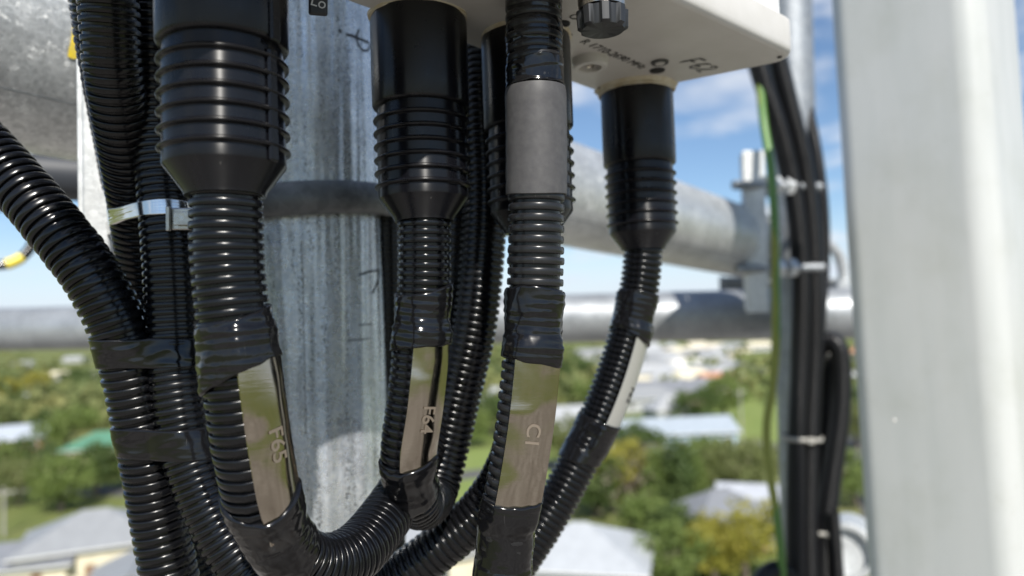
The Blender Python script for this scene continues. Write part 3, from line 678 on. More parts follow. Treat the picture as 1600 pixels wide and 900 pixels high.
TREES = [
 (30, 790, 7, 'olive', 'wide', 'olive spreading tree above the grey roof at the left edge'),
 (95, 800, 8, 'green', 'round', 'mid green round tree directly behind the cream house'),
 (150, 775, 8, 'dark', 'round', 'dark green round tree between cream house and green roof'),
 (195, 765, 7.5, 'green', 'wide', 'bright spreading tree touching the left conduit bundle'),
 (50, 755, 8, 'dark', 'wide', 'dark spreading tree above the lower left houses'),
 (0, 765, 8, 'green', 'round', 'green tree cut by the left edge above the houses'),
 (105, 705, 10, 'green', 'wide', 'large green tree between the blue grey roof and green roof'),
 (75, 690, 8, 'dark', 'round', 'dark rounded tree beside the blue grey roof'),
 (150, 660, 9, 'olive', 'round', 'olive tree above the dark green roof'),
 (30, 660, 9, 'dark', 'wide', 'dark spreading tree left of the pale green roofed house'),
 (5, 640, 11, 'yellow', 'round', 'yellow tinged tree at the left edge below the rail'),
 (60, 622, 11, 'yellow', 'round', 'yellow green tree behind the white gabled cottage'),
 (130, 618, 12, 'dark', 'wide', 'dark tree behind the long pale green roof'),
 (975, 800, 9, 'yellow', 'round', 'golden yellow tree right of the angled conduit'),
 (985, 815, 9, 'bare', 'wide', 'nearly bare brown tree beside the golden tree'),
 (930, 810, 8, 'dark', 'round', 'dark green tree left of the golden tree'),
 (1062, 825, 10.5, 'dark', 'cone', 'tall dark cypress above the grey roofs'),
 (1032, 822, 9, 'green', 'cone', 'green cypress left of the tall dark one'),
 (1085, 800, 8, 'green', 'cone', 'slimmer green cypress right of the tall dark one'),
 (1020, 870, 6.5, 'green', 'round', 'bushy green tree right of the broad white roof'),
 (1060, 885, 6, 'dark', 'round', 'dark bush at the bottom right of the white house'),
 (1040, 925, 6, 'green', 'wide', 'green spreading tree at the bottom edge right of the white house'),
 (1165, 905, 7.5, 'yellow', 'wide', 'large yellow green tree in front of the grey roofs'),
 (1120, 915, 6, 'yellow', 'round', 'smaller yellow green tree at the bottom edge'),
 (1150, 785, 8, 'olive', 'wide', 'olive spreading tree above the grey gabled house'),
 (1110, 775, 8, 'green', 'round', 'green round tree between cypresses and grey roofs'),
 (1190, 765, 7, 'olive', 'round', 'olive round tree beside the hanging green wire'),
 (1090, 665, 9, 'dark', 'wide', 'dark tree behind the right end of the long shed'),
 (1135, 655, 10, 'green', 'round', 'green tree at the edge of the grassy slope'),
 (940, 650, 10, 'green', 'wide', 'green spreading tree behind the white label strip'),
 (900, 620, 13, 'dark', 'wide', 'dark broad tree left of the angled conduit below the rail'),
 (730, 700, 9, 'green', 'round', 'green tree between the looped conduit and the metal tag'),
 (770, 680, 10, 'dark', 'wide', 'dark tree just left of the tagged conduit'),
 (1340, 700, 8, 'olive', 'round', 'olive tree in the gap beside the white panel'),
 (1335, 660, 8, 'dark', 'round', 'dark tree higher in the gap beside the white panel'),
 (1338, 790, 7, 'green', 'wide', 'green tree lowest in the gap beside the white panel'),
 (640, 870, 5, 'olive', 'wide', 'olive bush beside the cream house under the loop'),
 (890, 735, 9, 'olive', 'round', 'olive tree crossed by the angled conduit'),
 (1290, 600, 10, 'dark', 'wide', 'dark tree glimpsed between the black cables'),
 (1000, 735, 8, 'dark', 'wide', 'dark tree below the small blue shed'),
]
for i, (px, py, h, col, form, lb) in enumerate(TREES): tree(px, py, h, col, form, lb, gt, i % 2, 1.0 if form != 'cone' else .95)

# far tree cover that reads as one mass
def tree_mass():
    rnd = np.random.RandomState(5); V = []
    for _ in range(1250):
        d = 24 * 1143 / rnd.uniform(20, 150) * rnd.uniform(.9, 1.1); px = rnd.uniform(-150, 1500); x = (px - 800) / F * d
        if d < 190: continue
        if 1140 < px < 1215 and rnd.rand() < .85: continue
        if 930 < px < 1140 and rnd.rand() < .86: continue
        if rnd.rand() < .25: continue
        h = rnd.uniform(5, 11); w = h * rnd.uniform(.5, .9)
        for _ in range(26):
            u = rnd.normal(0, 1, 3); u /= np.linalg.norm(u); c = np.array((x, d, h * .55)) + u * np.array((w, w, h * .45)) * rnd.uniform(.5, 1)
            a = rnd.normal(0, 1, 3); a /= np.linalg.norm(a); b = np.cross(a, rnd.normal(0, 1, 3)); b /= np.linalg.norm(b); k = h * rnd.uniform(.10, .2)
            V += [c - a * k - b * k * .6, c + a * k - b * k * .6, c + a * k + b * k * .6, c - a * k + b * k * .6]
    V = np.array(V); return mk('wood', V, np.arange(len(V)).reshape(-1, 4), mat('far leaves', (.13, .18, .065), .6, spec=.2, var=(.05, (.28, .28, .11), .36, .62), extra=ex_leaf), smooth=False)
tag(tree_mass(), 'far off tree cover spread through the town', 'trees', None, 'stuff')
def hill():
    n = 80; V = []; Fc = []
    for i in range(n + 1):
        x = -4200 + 8400 * i / n; h = 40 + 55 * N3(x * .0011, 3.3, 0) + 18 * N3(x * .006, 1.1, 0)
        V += [(x, 3600, -1), (x, 4300, max(18, h)), (x, 5200, -1)]
        if i: a = 3 * i; Fc += [(a - 3, a, a + 1, a - 2), (a - 2, a + 1, a + 2, a - 1)]
    return mk('hills', V, Fc, mat('wooded hills', (.07, .10, .07), .9, spec=.1, var=(.01, (.10, .13, .08), .4, .7)))
tag(hill(), 'low wooded hills along the horizon', None, None, 'structure')
def street_pole(px, py, h, label):
    g = G(px, py); t = thing('power_pole', label, 'power pole', (g.x, g.y, 0), radians(20), 'power poles in the town')
    lathe('pole', g, (0, 0, 1), [(0, .16), (h, .11)], M_TIMB, t, 10, capends=True)
    local_box('crossarm', -1.2, 1.2, -.06, .06, h - .8, h - .66, M_TIMB, t)
    for x in (-1.05, -.4, .4, 1.05): local_box('insulator', x - .05, x + .05, -.05, .05, h - .655, h - .5, M_TRIM, t)
M_TIMB = mat('weathered timber', (.34, .32, .29), .9)
street_pole(148, 622, 11, 'pale power pole at far left beside the conduit bundle')
street_pole(6, 838, 6.0, 'pale pole at the left edge beside the low grey house')
street_pole(1160, 690, 10, 'power pole on the grassy slope left of the green wire')

# ================================================================== TOWER STEELWORK
UZ = CAMZ + 0.151               # underside of the antenna
# --- vertical mounting pole
p0, p1 = P(474, 80, .50), P(497, 580, .50)
ax = (p1 - p0).normalized(); pt, pb = p0 - ax * .45, p1 + ax * .75
PR = .0490
pole = thing('mounting_pole', 'thick vertical galvanised steel pole behind the hanging conduits', 'pole', pb)
lathe('pole_tube', pb, -ax, [(0, PR - .004), (0, PR), (.2, PR), (.6, PR), (1.0, PR), ((pt - pb).length, PR), ((pt - pb).length, PR - .004)], M_POLE, pole, 128)
def on_pole(px, py):
    """point on the pole's surface seen at that pixel"""
    d = (FWD + RIGHT * ((px - 800) / F) - UP * ((py - 450) / F)); a = ax; o = CAM - p0
    dp = d - a * d.dot(a); op = o - a * o.dot(a); A = dp.dot(dp); B = 2 * dp.dot(op); Cc = op.dot(op) - (PR + .0002) ** 2
    disc = B * B - 4 * A * Cc
    if disc < 0: disc = 0
    t = (-B - math.sqrt(disc)) / (2 * A); q = CAM + d * t
    nn = (q - p0); nn = (nn - a * nn.dot(a)).normalized(); return q, nn
def stroke(name, pts, w, mat_, parent):
    V = []; Fc = []; Q = []
    for (a, b) in zip(pts[:-1], pts[1:]):
        for k in range(6): Q.append((a[0] + (b[0] - a[0]) * k / 6, a[1] + (b[1] - a[1]) * k / 6))
    Q.append(pts[-1]); W = [on_pole(*q) for q in Q]
    for i, (q, nn) in enumerate(W):
        t = (W[min(i + 1, len(W) - 1)][0] - W[max(i - 1, 0)][0]).normalized(); s = t.cross(nn).normalized(); ww = w * (1 + .3 * N3(i * .5, 2, 1))
        V += [q + s * ww, q - s * ww]
        if i: Fc.append((2 * i - 2, 2 * i - 1, 2 * i + 1, 2 * i))
    return mk(name, V, Fc, mat_, parent, smooth=False)
M_PEN = mat('faded marker pen', (.035, .04, .05), .6)
M_PEN2 = mat('worn scratch mark', (.10, .105, .11), .6)
stroke('marker_writing', [(529, 48), (534, 50)], .0010, M_PEN, pole)
stroke('marker_writing', [(541, 53), (556, 58), (568, 63), (577, 67)], .0009, M_PEN, pole)
stroke('marker_writing', [(561, 46), (557, 58), (560, 70), (567, 79), (575, 79), (579, 70)], .0008, M_PEN, pole)
stroke('marker_writing', [(562, 430), (575, 425), (592, 422), (592, 434), (587, 448), (583, 458)], .0007, M_PEN, pole)
stroke('scratch_mark', [(560, 508), (570, 507), (583, 507)], .0004, M_PEN2, pole)
stroke('scratch_mark', [(543, 532), (560, 531), (578, 529)], .0004, M_PEN2, pole)
stroke('scratch_mark', [(470, 380), (474, 440), (474, 500), (476, 580), (478, 680)], .00022, M_PEN2, pole)
# ring clamp round the pole
def torus(name, c, axis, R, r, mat_, parent, ns=96, mr=16, squash=1.0, a0=0, a1=2 * pi):
    axis = Vector(axis).normalized(); n = (Vector((1, 0, 0)) - axis * axis.x).normalized(); b = axis.cross(n); V = []
    full = abs(a1 - a0 - 2 * pi) < 1e-6; k = ns if full else ns + 1
    for i in range(k):
        t = a0 + (a1 - a0) * i / ns; rad = n * cos(t) + b * sin(t)
        for j in range(mr):
            f = 2 * pi * j / mr; V.append(Vector(c) + rad * (R + r * cos(f) * squash) + axis * r * sin(f))
    Fc = []
    for i in range(ns):
        i2 = (i + 1) % k
        for j in range(mr): Fc.append((i * mr + j, i2 * mr + j, i2 * mr + (j + 1) % mr, i * mr + (j + 1) % mr))
    return mk(name, V, Fc, mat_, parent)
# axis point of the pole at row 323
def pole_axis_at(py):
    a, b = 80.0, 580.0; return p0 + (p1 - p0) * ((py - a) / (b - a))
rc = pole_axis_at(326)
ring = thing('ring_clamp', 'dull rounded steel ring clamp around the vertical pole', 'clamp', rc)
torus('ring', rc, ax + Vector((.03, 0, 0)), PR + .0062, .0105, M_RING, ring, squash=.62)
sd = (RIGHT * .95 + FWD * .3).normalized()
box('clamp_lug', rc + sd * (PR + .017), sd, ax, sd.cross(ax), .008, .009, .006, M_GALVD, ring, .0015)
# --- big horizontal pipe running from upper left to the right behind the pole
q0, q1 = P(-160, 22, .462), P(1168, 381, 1.55); QR = .0722
pd = (q1 - q0).normalized(); PL = (q1 - q0).length
pipe = thing('headframe_pipe', 'large weathered galvanised pipe running behind the pole to the clamp', 'pipe', q0)
lathe('pipe_tube', q0, pd, [(0, QR - .006), (0, QR), (.2, QR), (.5, QR), (PL, QR), (PL, QR - .006), (PL - .01, QR - .02)], M_PIPE, pipe, 96)
# weld seam along pipe, low on the camera side
sdn = (Vector((0, -1, 0)) * .55 + Vector((0, 0, -1)) * .7 + Vector((.55, 0, 0))); sdn = (sdn - pd * sdn.dot(pd)).normalized()
V = []; Fc = []
sw = pd.cross(sdn)
for i in range(60):
    c = q0 + pd * (PL * i / 59) + sdn * (QR - .0002)
    V += [c - sw * .0011, c + sdn * .0006, c + sw * .0011]
    if i: a = 3 * i; Fc += [(a - 3, a - 2, a + 1, a), (a - 2, a - 1, a + 2, a + 1)]
mk('weld_seam', V, Fc, M_GALVD, pipe)
# yellow paint mark on the pipe
def on_pipe(px, py):
    d = (FWD + RIGHT * ((px - 800) / F) - UP * ((py - 450) / F)); a = pd; o = CAM - q0
    dp = d - a * d.dot(a); op = o - a * o.dot(a); A = dp.dot(dp); B = 2 * dp.dot(op); Cc = op.dot(op) - (QR + .0008) ** 2
    disc = max(0, B * B - 4 * A * Cc); t = (-B - math.sqrt(disc)) / (2 * A); return CAM + d * t
rows = [(34, 115, 119), (45, 113, 125), (56, 112, 131), (68, 110, 137), (80, 107, 142), (88, 106, 145), (92, 112, 146)]
V = []; Fc = []
for i, (y, xa, xb) in enumerate(rows):
    for k in range(6): V.append(on_pipe(xa + (xb - xa) * k / 5, y + (1.2 * N3(k, i, .5))))
    if i: Fc += [((i - 1) * 6 + k, (i - 1) * 6 + k + 1, i * 6 + k + 1, i * 6 + k) for k in range(5)]
mk('paint_mark', V, Fc, M_YEL, pipe)
# --- plate behind the left bundle
pl = thing('backing_plate', 'flat pale galvanised plate standing behind the left conduit bundle', 'bracket', P(160, 440, .43))
c_ = P(186, 268, .43); yv = (P(170, 440, .43) - P(166, 90, .43)).normalized(); xv = (RIGHT * .9 + FWD * .42).normalized(); xv = (xv - yv * xv.dot(yv)).normalized()
box('plate', c_, xv, yv, xv.cross(yv), .0185, .066, .003, M_GALV, pl, .0012)
box('plate_edge', c_ - xv * .0185 + xv.cross(yv) * .0118, xv, yv, xv.cross(yv), .003, .0658, .0085, M_GALV, pl, .0008)
for k in (-.045, .045): lathe('bolt', c_ + yv * k + xv * .006, -xv.cross(yv) if xv.cross(yv).dot(FWD) > 0 else xv.cross(yv), [(0, .0075), (.008, .0075), (.009, .005), (.014, .0048), (.0145, 0.0005)], M_GALVD, pl, 6)
# short stub behind the plate; its shade is put into a dark base colour
st = thing('pipe_stub', 'dark pipe stub with painted-in shade under the big pipe at left', 'pipe', P(60, 275, .62))
lathe('stub', P(50, 272, .72), (RIGHT + FWD * .6), [(0, .02), (0, .024), (.2, .024), (.2, .02)], mat('steel with painted shade', (.035, .04, .05), .5), st, 32, capends=False)
# --- guard rail further back
g0, g1 = P(-700, 528, 2.35), P(1900, 478, 1.62)
rail = thing('guard_rail', 'round galvanised guard rail crossing behind everything', 'rail', g0)
rl = (g1 - g0).length
lathe('rail_tube', g0, g1 - g0, [(0, .055), (0, .061), (rl, .061), (rl, .055)], M_RAIL, rail, 48)
# second coil of black cable at the left edge
cc = P(-6, 368, 1.2)
coil = thing('coiled_cable', 'small black cable loop with yellow tape at the left edge', 'cable', cc)
axc = (-FWD + UP * .35 + RIGHT * .5).normalized()
torus('cable_loop', cc, axc, .052, .0080, M_COND, coil, 64, 14)
bmn = torus('yellow_band', cc, axc, .052, .0092, M_YTAPE, coil, 14, 14, a0=radians(-66), a1=radians(-38))

# ================================================================== ANTENNA
A_ = onz(955, 153, UZ); A_ = Vector((A_.x, A_.y, 0)); E_ = onz(545, 6, UZ); E_ = Vector((E_.x, E_.y, 0)); R_ = onz(1256, 92, UZ); R_ = Vector((R_.x, R_.y, 0))
d1 = (A_ - E_).normalized(); d2 = Vector((d1.y, -d1.x, 0))     # d2 points to the sunlit front
WID = (R_ - A_).length * .98
d2s = (R_ - A_).normalized()                                     # slightly skewed end
LEN = .40
d1r = Matrix.Rotation(radians(-5.0), 3, 'Z') @ d1            # the front edge runs a little skew
def footprint(inset, rc, n=9):
    c = [A_, R_, R_ - d1r * LEN, A_ - d1 * LEN]; ctr = sum(c, Vector((0, 0, 0))) / 4; pts = []
    for i in range(4):
        p, a, b = c[i], c[i - 1], c[(i + 1) % 4]; ua = (a - p).normalized(); ub = (b - p).normalized()
        bis = (ua + ub).normalized(); half = math.acos(max(-1, min(1, ua.dot(ub)))) / 2
        pp = p + bis * (inset / sin(half)); o = pp + bis * (rc / sin(half))
        na = (o + 0 * ua); fa = pp + ua * (rc / tan(half)); fb = pp + ub * (rc / tan(half))
        va = fa - o; vb = fb - o
        a0 = math.atan2(va.y, va.x); a1 = math.atan2(vb.y, vb.x); da = (a1 - a0 + pi) % (2 * pi) - pi
        for k in range(n): t = a0 + da * k / (n - 1); pts.append(o + Vector((cos(t), sin(t), 0)) * rc)
    return pts
def loft(name, rings, mat_, parent, cap0=True, cap1=True):
    n = len(rings[0]); V = [p for r in rings for p in r]; Fc = []
    for i in range(len(rings) - 1):
        for j in range(n): Fc.append((i * n + j, i * n + (j + 1) % n, (i + 1) * n + (j + 1) % n, (i + 1) * n + j))
    if cap0: Fc.append(tuple(range(n))[::-1])
    if cap1: Fc.append(tuple(range((len(rings) - 1) * n, len(rings) * n)))
    o = mk(name, V, Fc, mat_, parent); 
    bm = bmesh.new(); bm.from_mesh(o.data); bmesh.ops.recalc_face_normals(bm, faces=bm.faces); bm.to_mesh(o.data); bm.free()
    return sharp(o, 50)
def fp(inset, rc, z): return [p + Vector((0, 0, z)) for p in footprint(inset, rc)]
ant = thing('panel_antenna', 'pale grey panel antenna above whose underside carries the black boots', 'antenna', (A_.x, A_.y, UZ))
CAPH = .020
loft('bottom_cap', [fp(.0040, .010, UZ), fp(.0014, .0125, UZ + .0008), fp(.0003, .0135, UZ + .0028), fp(0, .014, UZ + .005), fp(0, .014, UZ + CAPH), fp(.001, .013, UZ + CAPH + .0012), fp(.0045, .012, UZ + CAPH + .0013)], M_ANT, ant)
loft('radome', [fp(.0042, .012, UZ + CAPH + .0012), fp(.0042, .012, UZ + .75), fp(.008, .01, UZ + .76)], M_ANTW, ant)
Uz = UZ - .0002
def U(px, py): return onz(px, py, Uz)
tdir = d1; tup = d2
def utext(body, size, px, py, mat_, bold=0, wob=0, shear=0): text('lettering', body, size, U(px, py) + Vector((0, 0, -.0001)), tdir, tup, mat_, ant, bold, .00005, wob, shear)
utext('R 1710-2690 MHz', .0084, 961, 86, M_GREYINK)
def hand(strokes, px, py, size, w):
    o = U(px, py) + Vector((0, 0, -.0002)); V = []; Fc = []
    for st in strokes:
        Q = [o + tdir * (u - .5 * 2.3) * size + tup * (v - .5 + .22 * u * 0) * size + tdir * .18 * v * size for u, v in st]; k = len(V)
        for i, q in enumerate(Q):
            t = (Q[min(i + 1, len(Q) - 1)] - Q[max(i - 1, 0)]).normalized(); sd_ = t.cross(Vector((0, 0, 1))) * w * (.8 + .35 * sin(i * 1.7 + px)); V += [q + sd_, q - sd_]
            if i: Fc.append((k + 2 * i - 2, k + 2 * i - 1, k + 2 * i + 1, k + 2 * i))
    mk('marker_writing', V, Fc, M_GREYINK, ant, smooth=False)
hand([[(0, 0), (.03, .35), (.05, .7), (.08, 1)], [(.06, .98), (.3, 1.02), (.58, 1.05)], [(.04, .52), (.25, .54), (.45, .57)],
      [(1.3, 1.0), (1.08, .82), (.92, .5), (.9, .2), (1.02, .02), (1.22, .02), (1.36, .2), (1.3, .4), (1.1, .46), (.93, .32)],
      [(1.62, .78), (1.72, .96), (1.95, 1.0), (2.08, .82), (2.0, .58), (1.8, .3), (1.62, .04), (1.85, .02), (2.15, .05)]], 1093, 102, .0118, .00085)
utext('OUT', .0075, 907, 31, M_GREYINK)
utext('45°', .0075, 880, 53, M_GREYINK)
def disc(name, px, py, r, mat_, h=.0006, hole=None):
    c = U(px, py)
    prof = [(0, .0001), (0, r), (h, r * .97), (h, .0001)] if hole is None else [(0, r), (h, r * .96), (h, hole), (h * .3, hole * .96), (h * .3, .0001)]
    return lathe(name, c + Vector((0, 0, .0001)), (0, 0, -1), prof, mat_, ant, 28)
disc('port_mark', 1031, 97, .0052, M_GREYINK, .0010, .0030); disc('port_mark', 1027, 110, .0047, M_INK)
disc('port_centre', 1031, 97, .0029, M_ANT, .0013)
disc('port_mark', 878, 37, .0042, M_INK)
disc('drain_hole', 1218, 89, .0014, M_INK); disc('drain_hole', 937, 137, .0012, M_INK)
# unused port, a pale ring with a recess
c = U(922, 93)
lathe('spare_port', c, (0, 0, -1), [(-.001, .0105), (.002, .0103), (.0045, .0098), (.0052, .0090), (.0052, .0066), (.001, .0060), (.001, .0001)], M_ANT, ant, 40)
lathe('port_pin', c + Vector((0, 0, -.0005)), (0, 0, -1), [(0, .0022), (.004, .002), (.0045, .0003)], M_NICKEL, ant, 16)
# capped connector
kc = P(942, 48, .326); kz = kc.z
kb = Vector((kc.x, kc.y, 0))
capo = thing('capped_connector', 'black ribbed screw cap on a nickel collar under the antenna', 'cap', (kc.x, kc.y, kz))
KS = .88
def kp(pr): return [(a * KS if a < .9 else hc + .001, b * KS) for a, b in pr]
hc = UZ - kz; kv = Vector((kc.x, kc.y, kz))
lathe('cap', kv, (0, 0, 1), kp([(0, .0002), (0, .0108), (.0010, .0119), (.0098, .0123), (.0104, .0112), (.0104, .008)]), M_BLACKCAP, capo, 96,
      rfun=lambda t, th: (t > .0005) * (.00075 * np.clip(np.cos(8 * th) * 2.4, -1, 1)) * np.ones_like(t))
lathe('collar', kv, (0, 0, 1), kp([(.0104, .0095), (.0108, .0118), (.0130, .0120), (.0133, .0112), (.0140, .0112), (.0143, .0121), (.0165, .0121), (.017, .011), (1, .0108)]), M_NICKEL, capo, 64)
lathe('port_sleeve', kv, (0, 0, 1), kp([(.0175, .0112), (.018, .0124), (1, .0130)]), M_ANT, capo, 48)
# small black tag with rotated print hanging in front of the pole
tg = thing('port_tag', 'tiny black tag with white rotated print at the top beside the first boot', 'tag', P(497, 10, .30))
tx, ty = (RIGHT * .95 + FWD * .2).normalized(), UP
box('tag_plate', P(497, -8, .30), tx, UP, tx.cross(UP), .0038, .0085, .0012, M_BLACKCAP, tg, .001)
nrm = -tx.cross(UP) if tx.cross(UP).dot(FWD) > 0 else tx.cross(UP)
text('lettering', 'Lo', .0062, P(498, 6, .30) + nrm * .0014, -UP * .25 + tx, UP, M_WHITEINK, tg, 0, .00005)

# ================================================================== BOOTS
def boot(px, py, d, label, sc=1.0, flange=None, rings=6, foam=False):
    b = P(px, py, d); t = thing('connector_boot', label, 'boot', b, 0, 'black weatherproof boots under the antenna')
    top = UZ - b.z; z = Vector((0, 0, 1)); k = sc
    cone = [(-.0012 * k, .0127 * k), (-.001 * k, .0143 * k), (.0004 * k, .0147 * k), (.0092 * k, .0211 * k), (.0098 * k, .0215 * k)]
    lathe('tapered_end', b, z, cone, M_BOOT, t, 72)
    pr = [(.0098 * k, .0215 * k), (.0104 * k, .0217 * k)]
    for i in range(rings):
        c0 = .0155 * k + .00645 * k * i
        pr += [(c0 - .0013 * k, .0216 * k), (c0 - .0010 * k, .0219 * k)]
        for a in np.linspace(-.9, .9, 7): pr.append((c0 + .00085 * k * sin(a * pi / 2), (.0221 + .00125 * cos(a * pi / 2)) * k))
        pr += [(c0 + .0010 * k, .0219 * k), (c0 + .0013 * k, .0216 * k)]
    e = .0155 * k + .00645 * k * (rings - 1) + .0035 * k
    pr += [(e, .0213 * k), (e + .0025 * k, .0211 * k)]
    lathe('ribbed_sleeve', b, z, pr, M_BOOT, t, 96)
    e += .0025 * k
    up = [(e, .0209 * k), (e + .0001, .0222 * k), (e + .0008 * k, .0231 * k), (e + .0016 * k, .0235 * k), (e + .012, .0236 * k), (max(top - .003, e + .02), .0236 * k), (max(top - .0006, e + .022), .0232 * k), (max(top, e + .0225), .021 * k)]
    lathe('upper_sleeve', b, z, up, M_BOOT, t, 96)
    if flange is not None:
        r = RIGHT - z * RIGHT.z; r.normalize(); f = -(FWD - z * FWD.z).normalized(); dirn = (r * sin(radians(flange)) + f * cos(radians(flange))).normalized(); tn = z.cross(dirn)
        box('closure_flange', b + z * (.03 * k) + dirn * .0222 * k, dirn, tn, z, .0008, .0024, .0205 * k, M_BOOT, t, .0008)
        box('closure_flange', b + z * (e + .02) + dirn * .0238 * k, dirn, tn, z, .0008, .0026, .021, M_BOOT, t, .0008)
    if foam:
        V = []; ns = 80
        rr = [(.000, .0236), (-.004, .0262), (-.0075, .0258), (-.0085, .0238), (-.006, .0232)]
        TH = np.linspace(0, 2 * pi, ns, endpoint=False)
        prof = [(.0005, .0242 + .003 * foam), (-.0006, .0240 + .0025 * foam), (-.0018 * foam, .0240 + .0016 * foam), (-.0032 * foam, .0238 + .0008 * foam), (-.0036 * foam, .0237), (-.0025 * foam, .0232)]
        lathe('sealant', Vector((b.x, b.y, UZ)), z, prof, M_FOAM, t, ns,
              rfun=lambda tt, th: np.array([[.0016 * N3(2.2 * cos(a), 2.2 * sin(a), px * .1 + q * 250) - .0022 * (0.5 + .5 * N3(1.4 * cos(a) + 4, 1.4 * sin(a), px)) * (q > -.003) for a in th[0]] for q in tt[:, 0]]))
    return t, b
boot(353, 303, .270, 'nearest and largest black ribbed boot, at upper left', flange=68)
boot(663, 343, .355, 'black ribbed boot second from left, above the loop labelled F64', flange=115, foam=.35)
boot(832, 362, .383, 'black ribbed boot half hidden behind the grey sleeve', foam=.5)
boot(1005, 388, .476, 'rightmost black ribbed boot at the far corner of the antenna', foam=1.2)

# ================================================================== CONDUITS
CRAD = .0131
def conduit_thing(label, pts, r=CRAD, m=M_COND, cat='conduit', group='black corrugated conduits', pitch=.0040, name='corrugated_conduit', depth=.0014, ns=44, seam=.6):
    p = Path(pts); t = thing(name, label, cat, Vector(p.C[-1]), 0, group)
    corrugated('tube', p, r, m, t, pitch, depth, ns, seam=seam)
    return p, t
def tagged(p, t, r, tapes, tagspan, deg, w, lett, lett_py, m=M_TAG, size=.0092, ink=M_ETCH, name='metal_tag', label=None, cut=0, wr=.0009):
    s0, s1 = p.s_py(tagspan[0]), p.s_py(tagspan[1]); sm = (s0 + s1) / 2
    tp, phi = plate_on(name, p, s0, s1, deg, r + .0012, w, m, t, cut=cut)
    if label: tp['label'] = label
    sl_ = p.s_py(lett_py); c = p.at(sl_, p.C); N = p.at(sl_, p.N); B = p.at(sl_, p.B); T = Vector(p.at(sl_, p.T))
    O = Vector(N * cos(phi) + B * sin(phi)); X = Vector(-N * sin(phi) + B * cos(phi))
    if X.dot(RIGHT) < 0: X = -X
    text('lettering', lett, size, Vector(c) + O * (r + .0012 + .00072), T, X, ink, tp, bold=size * .012, extr=.00004)
    for i, (a, b, sl0, sl1) in enumerate(tapes):
        tape('tape_wrap', p, r, p.s_py(a), p.s_py(b), M_TAPE, t, phi, (r + .0017, w / 2), seed=11.7 * i + tagspan[0] * .013, slant0=sl0, slant1=sl1, wr=wr, span=(s0, s1))

# first loop, F65
p65, t65 = conduit_thing('nearest corrugated conduit with metal tag F65, curving right at the bottom',
    [(354, 292, .27), (355, 400, .27), (365, 500, .27), (375, 600, .27), (389, 700, .272), (408, 785, .278), (440, 850, .290), (490, 884, .305), (545, 872, .325), (590, 825, .352),
     (640, 745, .392), (690, 620, .425), (712, 480, .437), (722, 330, .440), (735, 180, .44), (742, -60, .44)], m=M_COND, seam=.25)
tagged(p65, t65, CRAD, [(488, 588, .003, .006), (760, 866, .006, .003)], (530, 800), 40, .0205, 'F65', 690, label='stainless tag stamped F65', cut=.004)
p64, t64 = conduit_thing('corrugated conduit with metal tag F64, looping up tightly behind itself',
    [(663, 330, .355), (663, 450, .355), (656, 540, .355), (645, 640, .355), (636, 705, .356), (641, 755, .362), (656, 788, .382), (676, 776, .405), (693, 718, .415), (716, 620, .42), (741, 510, .42),
     (753, 400, .422), (757, 300, .425), (750, 150, .43), (742, 0, .44), (738, -60, .44)], m=M_COND, seam=.1)
tagged(p64, t64, CRAD, [(446, 545, .004, .003), (706, 771, .004, .002)], (520, 722), 30, .0195, 'F64', 643, label='stainless tag stamped F64', cut=-.003)
# C1 with heat shrink sleeve and taped top
pC1, tC1 = conduit_thing('corrugated conduit with metal tag C1 and grey sleeve on top',
    [(833, -14, .34), (835, 80, .34), (838, 200, .34), (838, 310, .34), (836, 450, .34), (831, 540, .34), (821, 640, .34), (806, 740, .34), (792, 820, .34), (784, 900, .34), (780, 980, .34)], m=M_COND_DUSTY, pitch=.0049, depth=.0016, seam=1.4)
tagged(pC1, tC1, CRAD, [(452, 566, .003, .0015), (768, 945, .003, 0)], (540, 800), 18, .0215, 'C1', 668, label='stainless tag stamped C1')
s0, s1 = pC1.s_py(136), pC1.s_py(306); ns = 72; TH = np.linspace(0, 2 * pi, ns, endpoint=False)
prof = [(s0, .0126), (s0 + .0004, .0139), (s0 + .003, .0143)] + [(s0 + .003 + (s1 - s0 - .006) * k / 12, .0143 + .00010 * sin(k * 2.1)) for k in range(1, 12)] + [(s1 - .003, .01435), (s1 - .0004, .0142), (s1, .0137), (s1 - .0002, .0128)]
Sg = np.repeat(np.array([a for a, _ in prof])[:, None], ns, 1); Rg = np.repeat(np.array([b for _, b in prof])[:, None], ns, 1)
Sg[-4:] += .0006 * np.sin(2 * TH + 1)[None]
sharp(mk('heat_shrink_sleeve', sweep(pC1, Sg, Rg, TH[None]).reshape(-1, 3), grid_faces(len(prof), ns), M_SHRINK, tC1), 40)
tape('tape_wrap', pC1, .0122, pC1.s_py(-8), pC1.s_py(134), M_TAPE, tC1, seed=4.4, wr=.0009, layers=5, slant1=.0015)
tape('tape_wrap', pC1, .0130, pC1.s_py(98), pC1.s_py(142), M_TAPE, tC1, seed=8.1, wr=.0006, layers=2, slant0=.002, slant1=.0015)
# hidden boot's conduit
pH, tH = conduit_thing('corrugated conduit from the half hidden boot sweeping to the bottom left',
    [(833, 352, .383), (833, 500, .39), (820, 640, .40), (793, 735, .41), (745, 805, .412), (690, 853, .412), (620, 905, .412), (540, 960, .412)], pitch=.0044)
